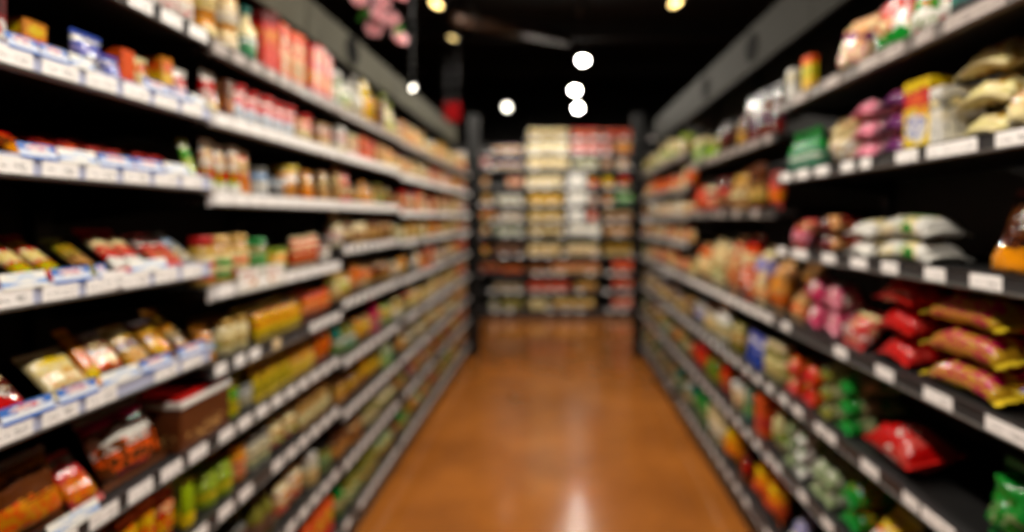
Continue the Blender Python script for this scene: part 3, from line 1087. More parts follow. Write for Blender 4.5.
# --- farther left racks: mixed lines chosen shelf by shelf
LINES_LEFT = {
    0: [('carton', 'gold cream tan'), ('bottle', 'lime white sage'), ('packet', 'amber gold cream'), ('carton', 'tan peach rose'), ('jar', 'olive cream tan'), ('carton', 'peach cream orange')],
    1: [('jar', 'sage white brown'), ('tub', 'tan cream amber'), ('carton', 'tan amber cream'), ('packet', 'cream rose gold'), ('carton', 'rose white red'), ('jar', 'brown cream tan')],
    2: [('can', 'grey white tan'), ('jar', 'brown cream tan'), ('carton', 'tan rose cream'), ('carton', 'orange red cream'), ('tub', 'cream tan grey')],
    3: [('packet', 'cream sage tan'), ('carton', 'amber yellow orange'), ('packet', 'orange tan rose'), ('pouch', 'sage cream white'), ('carton', 'gold amber cream')],
    4: [('carton', 'orange brown tan'), ('packet', 'white cream tan'), ('packet', 'amber gold cream'), ('pouch', 'brown rose tan'), ('jar', 'tan white brown')],
    5: [('packet', 'tan cream gold'), ('pouch', 'cream white gold'), ('jar', 'olive sage tan'), ('packet', 'brown rose tan'), ('packet', 'gold lime cream')],
    6: [('jar', 'brown sage tan'), ('packet', 'amber cream tan'), ('bottle', 'olive brown sage'), ('packet', 'cream tan grey'), ('jar', 'grey cream tan')],
    7: [('jar', 'brown tan olive'), ('bottle', 'olive tan brown'), ('packet', 'tan gold brown'), ('packet', 'rose cream brown')],
    8: [('bottle', 'olive sage brown'), ('packet', 'brown gold tan'), ('bottle', 'green olive tan'), ('packet', 'tan brown rose')],
}
SIZES = {'carton': (.08, .08, .13), 'bottle': (.07, .07, .15), 'packet': (.09, .06, .12), 'jar': (.075, .075, .11), 'tub': (.085, .085, .10), 'can': (.07, .07, .10), 'pouch': (.085, .055, .125)}


def px_of(Y, X):
    return VX + (F * X / Y)


def fill(rk, si, lines, seed, chunks, hs=1.0):
    R = RACKS[rk]
    r = random.Random(seed)
    X = XL if R['side'] == 'L' else XR
    lo, hi = R['a0'], R['a1']
    cuts = [lo + (hi - lo) * k / chunks for k in range(chunks + 1)]
    last = None
    zs = R['z']
    room = (zs[si - 1] - zs[si] - .06) if si else .28
    for k in range(chunks):
        ch = [l for l in lines if l != last]
        kind, cs = r.choice(ch)
        last = (kind, cs)
        w, d, h = SIZES[kind]
        h = min(h * r.uniform(.75, 1.2) * hs, room * .9)
        w *= r.uniform(.9, 1.15)
        st(rk, si, px_of(cuts[k] + .004, X), px_of(cuts[k + 1] - .004, X), kind, (round(w, 3), round(d, 3), round(h, 3)), tuple(cs.split()) + (r.choice(['cream', 'tan', 'white', 'gold']),),
           far=True, lid=r.choice(['gold', 'brown', 'white', 'grey']) if kind in ('jar', 'bottle', 'tub', 'can') else cs.split()[0], seed=r.randrange(400), miss=.10)


for b in (3, 4):
    for si in range(9):
        fill('L%d' % (b + 1), si, LINES_LEFT[si], b * 100 + si, 8, 1.0)
for si in range(9):     # the last rack carries red and white packs from top to bottom
    R = RACKS['L6']
    ym = R['a0'] + (R['a1'] - R['a0']) * .35
    Xa = abs(XL)
    st('L6', si, px_of(R['a0'] + .01, XL), px_of(ym, XL), ['carton', 'packet', 'jar'][si % 3], (.085, .08, .13), W(['tan', 'amber', 'brown'][si % 3], 'cream', 'gold', 'tan'), far=True, seed=60 + si, lid='gold')
    hh = [.20, .14, .15, .11, .15, .17, .16, .15, .17][si]
    st('L6', si, px_of(ym + .005, XL), px_of(R['a1'] - .01, XL), ['bag', 'packet', 'bag'][si % 3], (.12, .07, hh), W(['peach', 'red', 'white', 'red', 'rose', 'red', 'peach', 'rose', 'maroon'][si], ['white', 'white', 'red', 'cream', 'red', 'orange', 'rose', 'tan', 'rose'][si], 'cream', 'orange'), far=True, seed=80 + si)

# --- nearest right rack
st('R1', 0, 780, 790, 'carton', (.05, .03, .12), W('white', 'cream', 'grey', 'white'), n=1)
st('R1', 0, 793, 808, 'carton', (.06, .03, .14), W('yellow', 'orange', 'lime', 'amber', 'yellow'), n=1, style=3)
st('R1', 0, 828, 852, 'bag', (.15, .08, .18), W('peach', 'cream', 'purple', 'pink', 'cream'), n=1, style=3, lean=12, roll=8)
st('R1', 0, 856, 893, 'bag', (.17, .09, .19), W('white', 'green', 'rose', 'red', 'cream'), n=1, style=1, lean=14, rough=.15)
st('R1', 0, 900, 920, 'bag', (.10, .07, .17), W('white', 'green', 'red', 'sage', 'white'), n=1, style=2, lean=16)
st('R1', 0, 926, 944, 'bag', (.075, .07, .16), W('rose', 'white', 'green', 'lime', 'white'), n=1, style=1, lean=20)
st('R1', 0, 958, 972, 'carton', (.09, .09, .13), W('teal', 'black', 'black', 'navy'), n=1, style=1)
st('R1', 0, 975, 1100, 'bag', (.13, .08, .15), W('cream', 'green', 'rose', 'white'), lean=15)
st('R1', 1, 778, 812, 'bottle', (.075, .075, .15), W('green', 'teal', 'green', 'white'), lid='green')
st('R1', 1, 814, 838, 'bag', (.14, .08, .15), W('cream', 'tan', 'cream', 'tan', 'white'), n=1, wr=.7)
st('R1', 1, 842, 864, 'bag', (.11, .05, .15), W('pink', 'purple', 'white', 'white', 'pink'), lie='in', levels=3, flat=True, style=0, n=1)
st('R1', 1, 866, 897, 'bag', (.115, .05, .16), W('purple', 'pink', 'white', 'pink', 'magenta'), lie='in', levels=3, flat=True, style=0, n=1)
st('R1', 1, 898, 920, 'carton', (.10, .06, .18), W('yellow', 'red', 'orange', 'blue', 'white'), n=1, style=0)
st('R1', 1, 925, 936, 'carton', (.045, .10, .14), W('white', 'grey', 'cream', 'grey'), n=1)
st('R1', 1, 948, 986, 'bag', (.15, .05, .17), W((252, 240, 176), 'cream', (252, 240, 170), 'gold', 'cream'), lie='in', levels=3, flat=True, style=0, n=1, wr=.8, djit=.03, lid='cream', droop=.035, step=1.4, desc='pale yellow bag in a pile')
st('R1', 1, 1000, 1024, 'bag', (.09, .06, .10), W('cream', 'white', 'peach', 'cream'), n=1, lean=20, wr=.6)
st('R1', 1, 1030, 1200, 'bag', (.13, .07, .14), W('cream', 'tan', 'rose', 'tan'))
st('R1', 2, 778, 800, 'packet', (.12, .07, .11), W('rose', 'peach', 'maroon', 'brown', 'pink'), lean=25)
st('R1', 2, 802, 830, 'packet', (.11, .05, .15), W('maroon', 'peach', 'rose', 'tan'), lie='in', levels=2, flat=True)
st('R1', 2, 834, 866, 'bag', (.12, .045, .18), W('white', 'cream', 'cream', 'cream', 'white'), lie='in', levels=2, flat=True, n=1)
st('R1', 2, 868, 915, 'bag', (.12, .05, .22), W('white', 'cream', 'green', 'white', 'cream'), lie='along', levels=2, flat=True, n=1, style=4)
st('R1', 2, 984, 1016, 'pouch', (.11, .08, .18), W((48, 24, 14), 'amber', (84, 46, 22), (110, 56, 20), (60, 26, 16)), lid='maroon', n=1, rough=.08, style=1, lean=14, desc='dark brown pouch with amber foot')
st('R1', 2, 1040, 1200, 'jar', (.09, .09, .14), W('brown', 'amber', 'gold', 'brown'), lid='maroon')
st('R1', 3, 778, 794, 'bag', (.10, .06, .12), W('tan', 'peach', 'orange', 'tan'), lean=20)
st('R1', 3, 796, 812, 'bag', (.11, .075, .11), W('magenta', 'pink', 'white', 'pink', 'magenta'), levels=2, flat=True, n=1, lie='in', rough=.12)
st('R1', 3, 814, 828, 'bag', (.10, .075, .11), W('pink', 'magenta', 'white', 'white', 'magenta'), levels=2, flat=True, n=1, lie='in', rough=.12)
st('R1', 3, 830, 856, 'bag', (.13, .07, .13), W('red', 'rose', 'cream', 'white', 'rose'), n=1, lean=35, rough=.12)
st('R1', 3, 860, 905, 'bag', (.15, .06, .20), W('red', 'maroon', 'red', 'rose', 'red'), lie='in', levels=3, flat=True, n=1, style=2, rough=.12, wr=.9)
st('R1', 3, 912, 992, 'bag', (.17, .055, .25), W('gold', 'magenta', 'yellow', 'gold', 'magenta'), lie='along', levels=3, flat=True, n=1, style=2, wr=.8, swap=True, lid='yellow')
st('R1', 3, 1016, 1060, 'bag', (.13, .09, .16), W('yellow', 'lavender', 'yellow', 'amber', 'yellow'), lie='in', n=1, levels=1, style=3)
st('R1', 3, 1100, 1250, 'bag', (.15, .09, .16), W('yellow', 'amber', 'white', 'gold'), lie='in')
st('R1', 4, 776, 790, 'packet', (.09, .06, .12), W('red', 'yellow', 'cream', 'amber', 'red'), levels=2, flat=True, lie='in', n=1)
st('R1', 4, 792, 806, 'packet', (.09, .06, .13), W('red', 'orange', 'rose', 'amber', 'red'), levels=2, flat=True, lie='in', n=1)
st('R1', 4, 808, 822, 'packet', (.085, .05, .20), W('olive', 'green', 'lime', 'cream', 'sage'), lie='in', levels=3, flat=True, n=1)
st('R1', 4, 824, 846, 'packet', (.085, .05, .20), W('green', 'sage', 'cream', 'cream', 'green'), lie='in', levels=3, flat=True, n=1)
st('R1', 4, 856, 905, 'bag', (.15, .10, .22), W('red', 'rose', 'red', 'white', 'red'), lie='along', n=1, lean=-14, rough=.2, style=1)
st('R1', 4, 972, 1020, 'bag', (.15, .09, .16), W('green', 'green', 'green', 'sage', 'green'), n=1, lean=14, wr=.75, rough=.12)
st('R1', 4, 1036, 1200, 'bag', (.15, .09, .13), W('green', 'green', 'white', 'sage', 'green'), lie='in', wr=.75, rough=.12)
st('R1', 5, 768, 776, 'packet', (.055, .05, .14), W('sage', 'white', 'purple', 'green', 'white'), lie='in', levels=3, flat=True, n=1)
st('R1', 5, 784, 800, 'packet', (.075, .05, .16), W('white', 'sage', 'green', 'purple', 'white'), lie='in', levels=3, flat=True)
st('R1', 5, 801, 824, 'packet', (.075, .05, .20), W('sage', 'cream', 'green', 'white', 'sage'), lie='in', levels=2, flat=True)
st('R1', 5, 826, 852, 'bag', (.10, .06, .22), W('green', 'yellow', 'green', 'amber', 'green'), lie='in', levels=2, flat=True, style=0)
st('R1', 5, 856, 880, 'bag', (.12, .06, .16), W('yellow', 'orange', 'white', 'peach', 'yellow'), lean=40)
st('R1', 5, 882, 1000, 'bag', (.12, .06, .14), W('amber', 'white', 'yellow', 'olive'), lean=35)
st('R1', 6, 745, 790, 'packet', (.09, .05, .14), W('lavender', 'blue', 'white', 'white', 'lavender'), lean=30)
st('R1', 6, 792, 860, 'bag', (.12, .06, .15), W('green', 'white', 'green', 'sage', 'green'), lean=30, rough=.15)

# --- second right rack
st('R2', 0, 690, 700, 'carton', (.10, .08, .15), W('sage', 'cream', 'lime', 'cream', 'green'), far=False)
st('R2', 0, 701, 711, 'pouch', (.10, .06, .13), W('olive', 'lime', 'green', 'brown'), far=False)
st('R2', 0, 712, 726, 'pouch', (.09, .05, .17), W('black', 'brown', 'maroon', 'brown'), far=False, miss=.2)
st('R2', 0, 727, 738, 'packet', (.10, .05, .15), W('brown', 'gold', 'tan', 'olive', 'brown'), far=False)
st('R2', 0, 739, 773, 'pouch', (.10, .05, .22), W('black', 'maroon', 'brown', 'purple', 'black'), far=False, miss=.12)
st('R2', 1, 690, 700, 'packet', (.12, .06, .15), W('orange', 'red', 'rose', 'brown'), far=False)
st('R2', 1, 701, 709, 'jar', (.085, .085, .14), W('maroon', 'red', 'cream', 'brown'), lid='cream', far=False)
st('R2', 1, 710, 722, 'packet', (.11, .05, .17), W('maroon', 'brown', 'rose', 'tan'), far=False)
st('R2', 1, 724, 738, 'packet', (.10, .06, .21), W('tan', 'brown', 'cream', 'gold'), far=False, lean=10, style=4)
st('R2', 1, 740, 757, 'pouch', (.10, .06, .20), W('brown', 'olive', 'tan', 'black'), far=False)
st('R2', 1, 759, 773, 'packet', (.11, .06, .16), W('rose', 'orange', 'amber', 'brown'), far=False)
st('R2', 2, 690, 703, 'bag', (.13, .09, .22), W('tan', 'cream', 'orange', 'peach', 'sage'), far=False, lean=12, rows=2)
st('R2', 2, 704, 716, 'bag', (.13, .09, .27), W('cream', 'sage', 'tan', 'peach', 'cream'), far=False, lean=10, style=4)
st('R2', 2, 717, 730, 'bag', (.13, .09, .31), W('peach', 'rose', 'cream', 'red', 'tan'), far=False, lean=10, style=0)
st('R2', 2, 731, 743, 'bag', (.13, .10, .31), W('orange', 'red', 'cream', 'white', 'orange'), far=False, lean=10, style=3)
st('R2', 2, 744, 756, 'bag', (.13, .09, .28), W('cream', 'peach', 'lavender', 'rose', 'tan'), far=False, lean=12, style=1)
st('R2', 2, 757, 774, 'bag', (.12, .09, .22), W('tan', 'amber', 'peach', 'olive', 'orange'), far=False, lean=14, rows=2)
st('R2', 3, 690, 699, 'pouch', (.10, .06, .14), W('grey', 'lavender', 'white', 'navy'), far=False)
st('R2', 3, 700, 709, 'jar', (.10, .10, .15), W('glass', 'cream', 'gold', 'tan'), lid='brown', far=False)
st('R2', 3, 710, 720, 'bottle', (.09, .09, .20), W('white', 'cream', 'sage', 'tan'), lid='white', far=False)
st('R2', 3, 721, 737, 'pouch', (.10, .06, .14), W('olive', 'tan', 'cream', 'brown'), far=False)
st('R2', 3, 739, 756, 'pouch', (.10, .07, .15), W('blue', 'lavender', 'white', 'navy'), far=False, rough=.1)
st('R2', 3, 758, 774, 'jar', (.09, .09, .15), W('olive', 'cream', 'lime', 'tan'), lid='cream', far=False)
st('R2', 4, 690, 700, 'packet', (.11, .06, .16), W('red', 'orange', 'red', 'rose'), far=False, rows=2)
st('R2', 4, 701, 711, 'packet', (.10, .06, .14), W('olive', 'lime', 'green', 'yellow'), far=False, rows=2)
st('R2', 4, 712, 722, 'packet', (.11, .07, .17), W('red', 'rose', 'orange', 'maroon', 'tan'), far=False, rows=2)
st('R2', 4, 723, 735, 'tub', (.11, .11, .13), W('cream', 'white', 'tan', 'rose'), lid='white', far=False)
st('R2', 4, 736, 746, 'pouch', (.10, .06, .16), W('teal', 'sage', 'green', 'cream'), far=False, rows=2)
st('R2', 4, 747, 760, 'carton', (.10, .07, .16), W('orange', 'red', 'rose', 'maroon'), far=False)
st('R2', 4, 761, 774, 'packet', (.09, .06, .15), W('cream', 'sage', 'lime', 'green'), far=False, rows=2)
st('R2', 5, 690, 701, 'bottle', (.09, .09, .20), W('green', 'olive', 'sage', 'teal'), lid='black', far=False, rows=2)
st('R2', 5, 702, 713, 'tub', (.12, .12, .17), W('cream', 'gold', 'white', 'tan'), lid='cream', far=False)
st('R2', 5, 714, 731, 'bag', (.17, .12, .18), W((250, 150, 30), 'amber', 'yellow', 'orange', (250, 150, 30)), far=False, lean=10, lid='amber', desc='bright orange round bag')
st('R2', 5, 733, 743, 'pouch', (.10, .07, .13), W('maroon', 'brown', 'red', 'black'), far=False)
st('R2', 5, 744, 768, 'bag', (.15, .10, .17), W((250, 140, 30), 'amber', 'yellow', 'rose', 'orange'), far=False, lean=14, lid='orange', desc='orange bag with yellow print')

LINES_RIGHT = {
    0: [('carton', 'sage lime cream'), ('carton', 'cream green tan'), ('packet', 'olive tan brown')],
    1: [('packet', 'orange amber red'), ('pouch', 'cream sage rose'), ('packet', 'rose peach orange')],
    2: [('tub', 'white grey cream'), ('packet', 'peach rose cream'), ('jar', 'tan cream rose')],
    3: [('packet', 'cream grey tan'), ('pouch', 'peach orange cream'), ('packet', 'rose tan peach')],
    4: [('packet', 'peach tan rose'), ('pouch', 'cream lime gold'), ('packet', 'rose peach cream')],
    5: [('pouch', 'gold lavender cream'), ('packet', 'brown tan grey'), ('jar', 'brown cream tan')],
    6: [('bottle', 'olive teal sage'), ('packet', 'brown rose tan'), ('jar', 'tan olive brown')],
    7: [('bottle', 'teal olive sage'), ('jar', 'grey tan brown'), ('packet', 'brown olive tan')],
}
for b in (2, 3):
    for si in range(8):
        fill('R%d' % (b + 1), si, LINES_RIGHT[si], 900 + b * 50 + si, 9, 1.1)

# --- rack across the end, row by row: stretches of one colour as in the photo
END = [
    # (row, x0, x1, kind, size, colours)
    (0, 526, 570, 'jar', (.085, .085, .14), 'cream cream gold tan', 'cream'), (0, 571, 601, 'can', (.09, .09, .14), 'rose red tan orange', 'red'), (0, 603, 634, 'can', (.09, .09, .13), 'orange rose brown red', 'maroon'),
    (1, 492, 523, 'carton', (.06, .1, .10), 'tan purple cream rose', None), (1, 526, 569, 'carton', (.09, .1, .15), 'cream yellow white gold', None), (1, 571, 601, 'carton', (.10, .1, .15), 'rose red cream pink', None), (1, 603, 612, 'carton', (.09, .1, .15), 'rose red peach cream', None), (1, 613, 634, 'carton', (.10, .1, .15), 'amber orange gold yellow', None),
    (2, 492, 523, 'carton', (.06, .1, .09), 'tan lavender purple cream', None), (2, 479, 490, 'bag', (.12, .08, .16), 'pink rose cream white', None), (2, 526, 570, 'carton', (.11, .1, .14), 'cream tan yellow gold', None), (2, 571, 601, 'tub', (.11, .11, .13), 'sage cream white lime', 'cream'), (2, 603, 612, 'tub', (.10, .1, .13), 'peach cream rose tan', 'white'), (2, 613, 634, 'bag', (.16, .09, .20), 'cream red white rose', None),
    (3, 479, 490, 'packet', (.10, .08, .14), 'peach purple cream tan', None), (3, 506, 523, 'tub', (.11, .11, .13), 'rose peach cream white', 'peach'), (3, 526, 562, 'carton', (.12, .1, .15), 'cream white gold tan', None), (3, 568, 586, 'carton', (.115, .12, .20), 'white white white white', None), (3, 588, 601, 'tub', (.13, .12, .12), 'orange amber red orange', 'yellow'), (3, 603, 614, 'tub', (.13, .12, .14), 'yellow lime amber orange', 'yellow'), (3, 616, 634, 'bag', (.15, .09, .17), 'red lime rose cream', None),
    (4, 479, 492, 'packet', (.11, .08, .15), 'tan peach gold cream', None), (4, 494, 523, 'tub', (.12, .1, .12), 'white grey cream sage', 'white'), (4, 526, 565, 'carton', (.11, .1, .14), 'gold yellow amber gold', None), (4, 568, 588, 'carton', (.14, .12, .17), 'white white white cream', None), (4, 589, 601, 'tub', (.11, .11, .11), 'white cream orange tan', 'white'), (4, 603, 614, 'tub', (.11, .11, .11), 'peach orange tan amber', 'peach'), (4, 615, 634, 'pouch', (.12, .08, .14), 'green lime white purple', None),
    (5, 479, 495, 'packet', (.11, .08, .13), 'tan gold rose cream', None), (5, 497, 523, 'jar', (.10, .10, .13), 'brown white cream tan', 'white'), (5, 526, 565, 'jar', (.09, .09, .13), 'cream gold tan yellow', 'gold'), (5, 568, 584, 'carton', (.11, .12, .16), 'white white white white', None), (5, 585, 601, 'tub', (.12, .12, .14), 'orange red white orange', 'orange'), (5, 603, 634, 'can', (.09, .09, .12), 'tan brown purple cream', 'grey'),
    (6, 479, 490, 'packet', (.10, .08, .12), 'peach tan cream white', None), (6, 492, 523, 'tub', (.12, .11, .11), 'sage grey white cream', 'grey'), (6, 526, 565, 'jar', (.09, .09, .11), 'gold cream tan brown', 'cream'), (6, 568, 600, 'carton', (.11, .12, .13), 'white white cream white', None), (6, 603, 634, 'jar', (.085, .085, .11), 'tan peach gold brown', 'tan'),
    (7, 479, 490, 'packet', (.10, .08, .14), 'gold rose tan amber', None), (7, 492, 523, 'can', (.085, .085, .13), 'maroon tan grey brown', 'tan'), (7, 526, 562, 'tub', (.11, .11, .15), 'cream gold tan cream', 'cream'), (7, 566, 600, 'tub', (.14, .13, .15), 'cream white peach tan', 'cream'), (7, 603, 634, 'can', (.09, .09, .14), 'gold cream brown tan', 'gold'),
    (8, 479, 498, 'bag', (.13, .09, .14), 'rose brown tan maroon', None), (8, 500, 523, 'can', (.09, .09, .10), 'orange maroon tan brown', 'brown'), (8, 526, 550, 'can', (.09, .09, .11), 'brown orange tan maroon', 'brown'), (8, 552, 600, 'can', (.09, .09, .13), 'peach tan rose cream', 'tan'), (8, 613, 634, 'bag', (.14, .09, .17), 'orange red rose cream', None),
    (9, 492, 523, 'jar', (.09, .09, .11), 'brown grey tan sage', 'grey'), (9, 526, 572, 'can', (.09, .09, .13), 'rose tan orange brown', 'brown'), (9, 574, 600, 'can', (.09, .09, .12), 'tan peach gold brown', 'tan'), (9, 613, 634, 'bag', (.14, .09, .17), 'red rose tan maroon', None),
    (10, 488, 498, 'tub', (.12, .11, .12), 'grey cream sage tan', 'grey'), (10, 500, 523, 'bottle', (.09, .09, .17), 'olive brown sage tan', 'olive'), (10, 526, 550, 'tub', (.12, .11, .14), 'cream sage tan gold', 'cream'), (10, 552, 596, 'bag', (.14, .09, .15), 'tan gold cream amber', None), (10, 613, 634, 'bag', (.14, .09, .17), 'rose red cream white', None),
]
for (row, x0, x1, kind, size, cs, lid) in END:
    b = 0 if x1 < 525 else (1 if x1 <= 601 else 2)
    if b == 0 and row == 0:
        continue
    o = dict(lid=lid) if lid else {}
    room = (EZ[row - 1] - EZ[row] if row else .26) - .055
    size = (size[0], size[1], round(min(size[2] * .93, room - .01), 3))
    st('E%d' % (b + 1), row - (1 if b == 0 else 0), x0, x1, kind, size, tuple(cs.split()), set=.02, gap=.006, jit=2, **o)


# ------------------------------------------------------------------ names and labels of the goods
groups = {}
for it in ITEMS:
    groups.setdefault((it[1], it[2], it[3]), []).append(it)
for (desc, rk, si), its in groups.items():
    R = RACKS[rk]
    nsh = len(R['z'])
    sh = 'top shelf' if si == 0 else ('bottom shelf' if si == nsh - 1 else ORD[si] + ' shelf down')
    where = '%s, %s' % (sh, R['name'])
    front = sorted([i for i in its if i[5] == 0], key=lambda i: i[4])
    back = [i for i in its if i[5] > 0]
    cat = CAT[its[0][8]]
    spots = sorted({round(i[4], 4) for i in front})
    stacked = any(i[6] is not None for i in front)
    grp = '%s on %s' % (desc, where)
    for i in front:
        o = i[0]
        k = spots.index(round(i[4], 4))
        if i[7] or len(spots) > 12:
            if len(front) > 1:
                props(o, '%s in a row, %s' % (desc, where), cat, grp)
            else:
                props(o, '%s on %s' % (desc, where), cat)
            continue
        lv = ''
        if stacked:
            lv = {1: '', 2: ['lower ', 'upper '][i[6]] if i[9] == 2 else '', 3: ['lowest ', 'middle ', 'topmost '][min(i[6], 2)]}.get(i[9], '')
        if len(spots) == 1:
            props(o, '%s%s on %s' % (lv, desc, where), cat)
        else:
            props(o, '%s%s, %s along %s' % (lv, desc, NTH[k], where), cat)
        if len(front) > 1:
            o['group'] = grp
    for i in back:
        props(i[0], '%s behind front ones, %s' % (desc, where), cat, grp + ', behind the front ones')

# the brown carton's red and white rim
w, d, h = .20, .13, .105
for (nm, z0, z1, m, ex) in (('rim', h + .0008, h + .014, simple('white', .3), .004), ('lid_card', h + .0148, h + .024, simple('red', .15), -.004)):
    v, f = box_vf(-w / 2 - ex, w / 2 + ex, -d / 2 - ex, d / 2 + ex, z0, z1, .002)
    mesh_obj(nm, v, f, m, cb)

# promotional strips along the pale rails, and the white cards over the rails (parts of their shelf)
shelf_of = {}
for k, R in RACKS.items():
    shelf_of[k] = sorted([c for c in R['root'].children if c.name.split('.')[0] == 'shelf'], key=lambda c: -sum(v.co.z for v in c.data.vertices) / len(c.data.vertices))


def strip(rk, si, px0, px1, zlo, zhi, m, name, lean=.006):
    R = RACKS[rk]
    a = local_along(R['side'], R['a0'], R['a1'], px0)
    b = local_along(R['side'], R['a0'], R['a1'], px1)
    a, b = min(a, b), max(a, b)
    z = R['z'][si] + .006
    v = [(a, -.002, z + zlo), (b, -.002, z + zlo), (b, -.002 + lean, z + zhi), (a, -.002 + lean, z + zhi)]
    v += [(x, y - .001, zz) for x, y, zz in v]
    f = [(0, 1, 2, 3), (7, 6, 5, 4), (0, 4, 5, 1), (1, 5, 6, 2), (2, 6, 7, 3), (3, 7, 4, 0)]
    uv = []
    for fc in f:
        uv += [((0, 0), (1, 0), (1, 1), (0, 1))[i % 4] for i in fc]
    return mesh_obj(name, v, f, m, shelf_of[rk][si], False, uv)


M_PROMO2 = pack_mat('white', (120, 160, 220), 'white', 'sky', 'white', .4, 4)
for si, spans in {1: [(8, 40), (42, 70), (72, 95), (145, 172), (174, 190), (192, 206)], 2: [(20, 58), (60, 98), (100, 135), (137, 164), (166, 190)],
                  3: [(2, 48), (54, 92), (98, 108), (132, 168)], 4: [(2, 55), (60, 98), (104, 140), (142, 172), (180, 206)], 5: [(-10, 40), (50, 100)]}.items():
    for q, (a, b) in enumerate(spans):
        strip('L1', si, a, b, -.006, .020, M_PROMO if (q + si) % 3 else M_PROMO2, 'promo_strip', .010)
strip('L2', 3, 238, 262, -.036, .03, M_CARD, 'promo_card', .004)
strip('L2', 3, 264, 284, -.036, .03, M_CARD, 'promo_card', .004)

# a loose ticket hanging askew on the nearest left rack's fourth shelf
tk = strip('L1', 3, 101, 124, -.028, .006, M_TAG, 'loose_ticket', .0)
tk['label'] = 'loose white ticket sticking out askew'

# plates on the header boards
for rk, px, X, zz in (('L3', 352, -1.01, 2.222), ('R2', 752, .98, 2.245), ('R3', 706, .98, 2.245)):
    for rr_ in (rk,):
        Y = depth_at(px, X)
        host = next(k for k, R in RACKS.items() if R['side'] == rk[0] and R['a0'] <= Y <= R['a1'])
        R = RACKS[host]
        xl = (Y - (R['a0'] + R['a1']) / 2) * (1 if R['side'] == 'L' else -1)
        hp = next(c for c in R['root'].children if c.name.startswith('header_panel'))
        v, f = lathe_vf([(0, 0), (.075, 0), (.08, .003), (.075, .006), (.055, .006), (.053, .003), (0, .003)], 20)
        v = [(x * 1.1 + xl, .14 - z, y * .9 + zz) for x, y, z in v]
        f = [tuple(reversed(q)) for q in f]
        mesh_obj('sign_plate', v, f, M_DARKPLATE, hp, False)


# ------------------------------------------------------------------ room
def floor_mat():
    m, nt, b = new_mat('polished_brown_concrete')
    b.inputs['Specular IOR Level'].default_value = .4
    tc = nt.nodes.new('ShaderNodeTexCoord')
    n1 = nt.nodes.new('ShaderNodeTexNoise')
    n1.inputs['Scale'].default_value = 1.3
    n1.inputs['Detail'].default_value = 6
    n1.inputs['Roughness'].default_value = .6
    nt.links.new(tc.outputs['Object'], n1.inputs['Vector'])
    cr = nt.nodes.new('ShaderNodeValToRGB')
    e = cr.color_ramp.elements
    e[0].position, e[0].color = .3, lin((108, 60, 20))
    e[1].position, e[1].color = .7, lin((146, 86, 32))
    nt.links.new(n1.outputs['Fac'], cr.inputs[0])
    nt.links.new(cr.outputs[0], b.inputs['Base Color'])
    n2 = nt.nodes.new('ShaderNodeTexNoise')
    n2.inputs['Scale'].default_value = 3.0
    n2.inputs['Detail'].default_value = 4
    nt.links.new(tc.outputs['Object'], n2.inputs['Vector'])
    mr = nt.nodes.new('ShaderNodeMapRange')
    mr.inputs['To Min'].default_value = .13
    mr.inputs['To Max'].default_value = .20
    nt.links.new(n2.outputs['Fac'], mr.inputs['Value'])
    nt.links.new(mr.outputs[0], b.inputs['Roughness'])
    bp = nt.nodes.new('ShaderNodeBump')
    bp.inputs['Strength'].default_value = .05
    bp.inputs['Distance'].default_value = .02
    nt.links.new(n1.outputs['Fac'], bp.inputs['Height'])
    nt.links.new(bp.outputs['Normal'], b.inputs['Normal'])
    return m


M_WALL = plain('dark_wall_paint', (34, 30, 27), .8, 0, .2, 3)
M_POST = plain('black_post_paint', (11, 11, 11), .7, 0, .1, 10, spec=.2)
M_CEIL = plain('black_ceiling_paint', (14, 12, 11), .85, 0, .2, 3)
RX0, RX1, RY0, RY1, RZ1 = -4.2, 4.2, -2.6, 11.6, 3.9
v, f = box_vf(RX0, RX1, RY0, RY1, -.1, 0)
props(mesh_obj('floor', v, f, floor_mat()), kind='structure')
v, f = box_vf(RX0 - .1, RX1 + .1, RY0 - .1, RY1 + .1, RZ1, RZ1 + .1)
props(mesh_obj('ceiling', v, f, M_CEIL), kind='structure')
for nm, b in (('wall_left', (RX0 - .1, RX0, RY0, RY1)), ('wall_right', (RX1, RX1 + .1, RY0, RY1)), ('wall_back', (RX0, RX1, RY1, RY1 + .1)), ('wall_front', (RX0, RX1, RY0 - .1, RY0))):
    v, f = box_vf(b[0], b[1], b[2], b[3], -.1, RZ1)
    props(mesh_obj(nm, v, f, M_WALL), kind='structure')

# end posts of the two rack rows
for sx, X0, X1, lab in ((-1, -.90, -.785, 'dark square post at the far end of the left racks'), (1, .775, .885, 'dark square post at the far end of the right racks')):
    Y0 = (LJ[-1] if sx < 0 else RJ[-1]) + .006
    v, f = box_vf(X0, X1, Y0, Y0 + .08, .012, 2.42, .006)
    rt = empty('end_post', ((X0 + X1) / 2, Y0 + .04, 0))
    props(rt, lab, 'post', 'dark posts closing the rack rows')
    T = Vector(rt.location)
    mesh_obj('shaft', [Vector(p) - T for p in v], f, M_POST, rt)
    v, f = box_vf(X0 - .01, X1 + .01, Y0 - .003, Y0 + .09, 0, .012)
    mesh_obj('foot_plate', [Vector(p) - T for p in v], f, M_POST, rt)
    v, f = box_vf(X0 - .004, X1 + .004, Y0 - .003, Y0 + .084, 2.42, 2.435, .003)
    mesh_obj('cap', [Vector(p) - T for p in v], f, M_POST, rt)

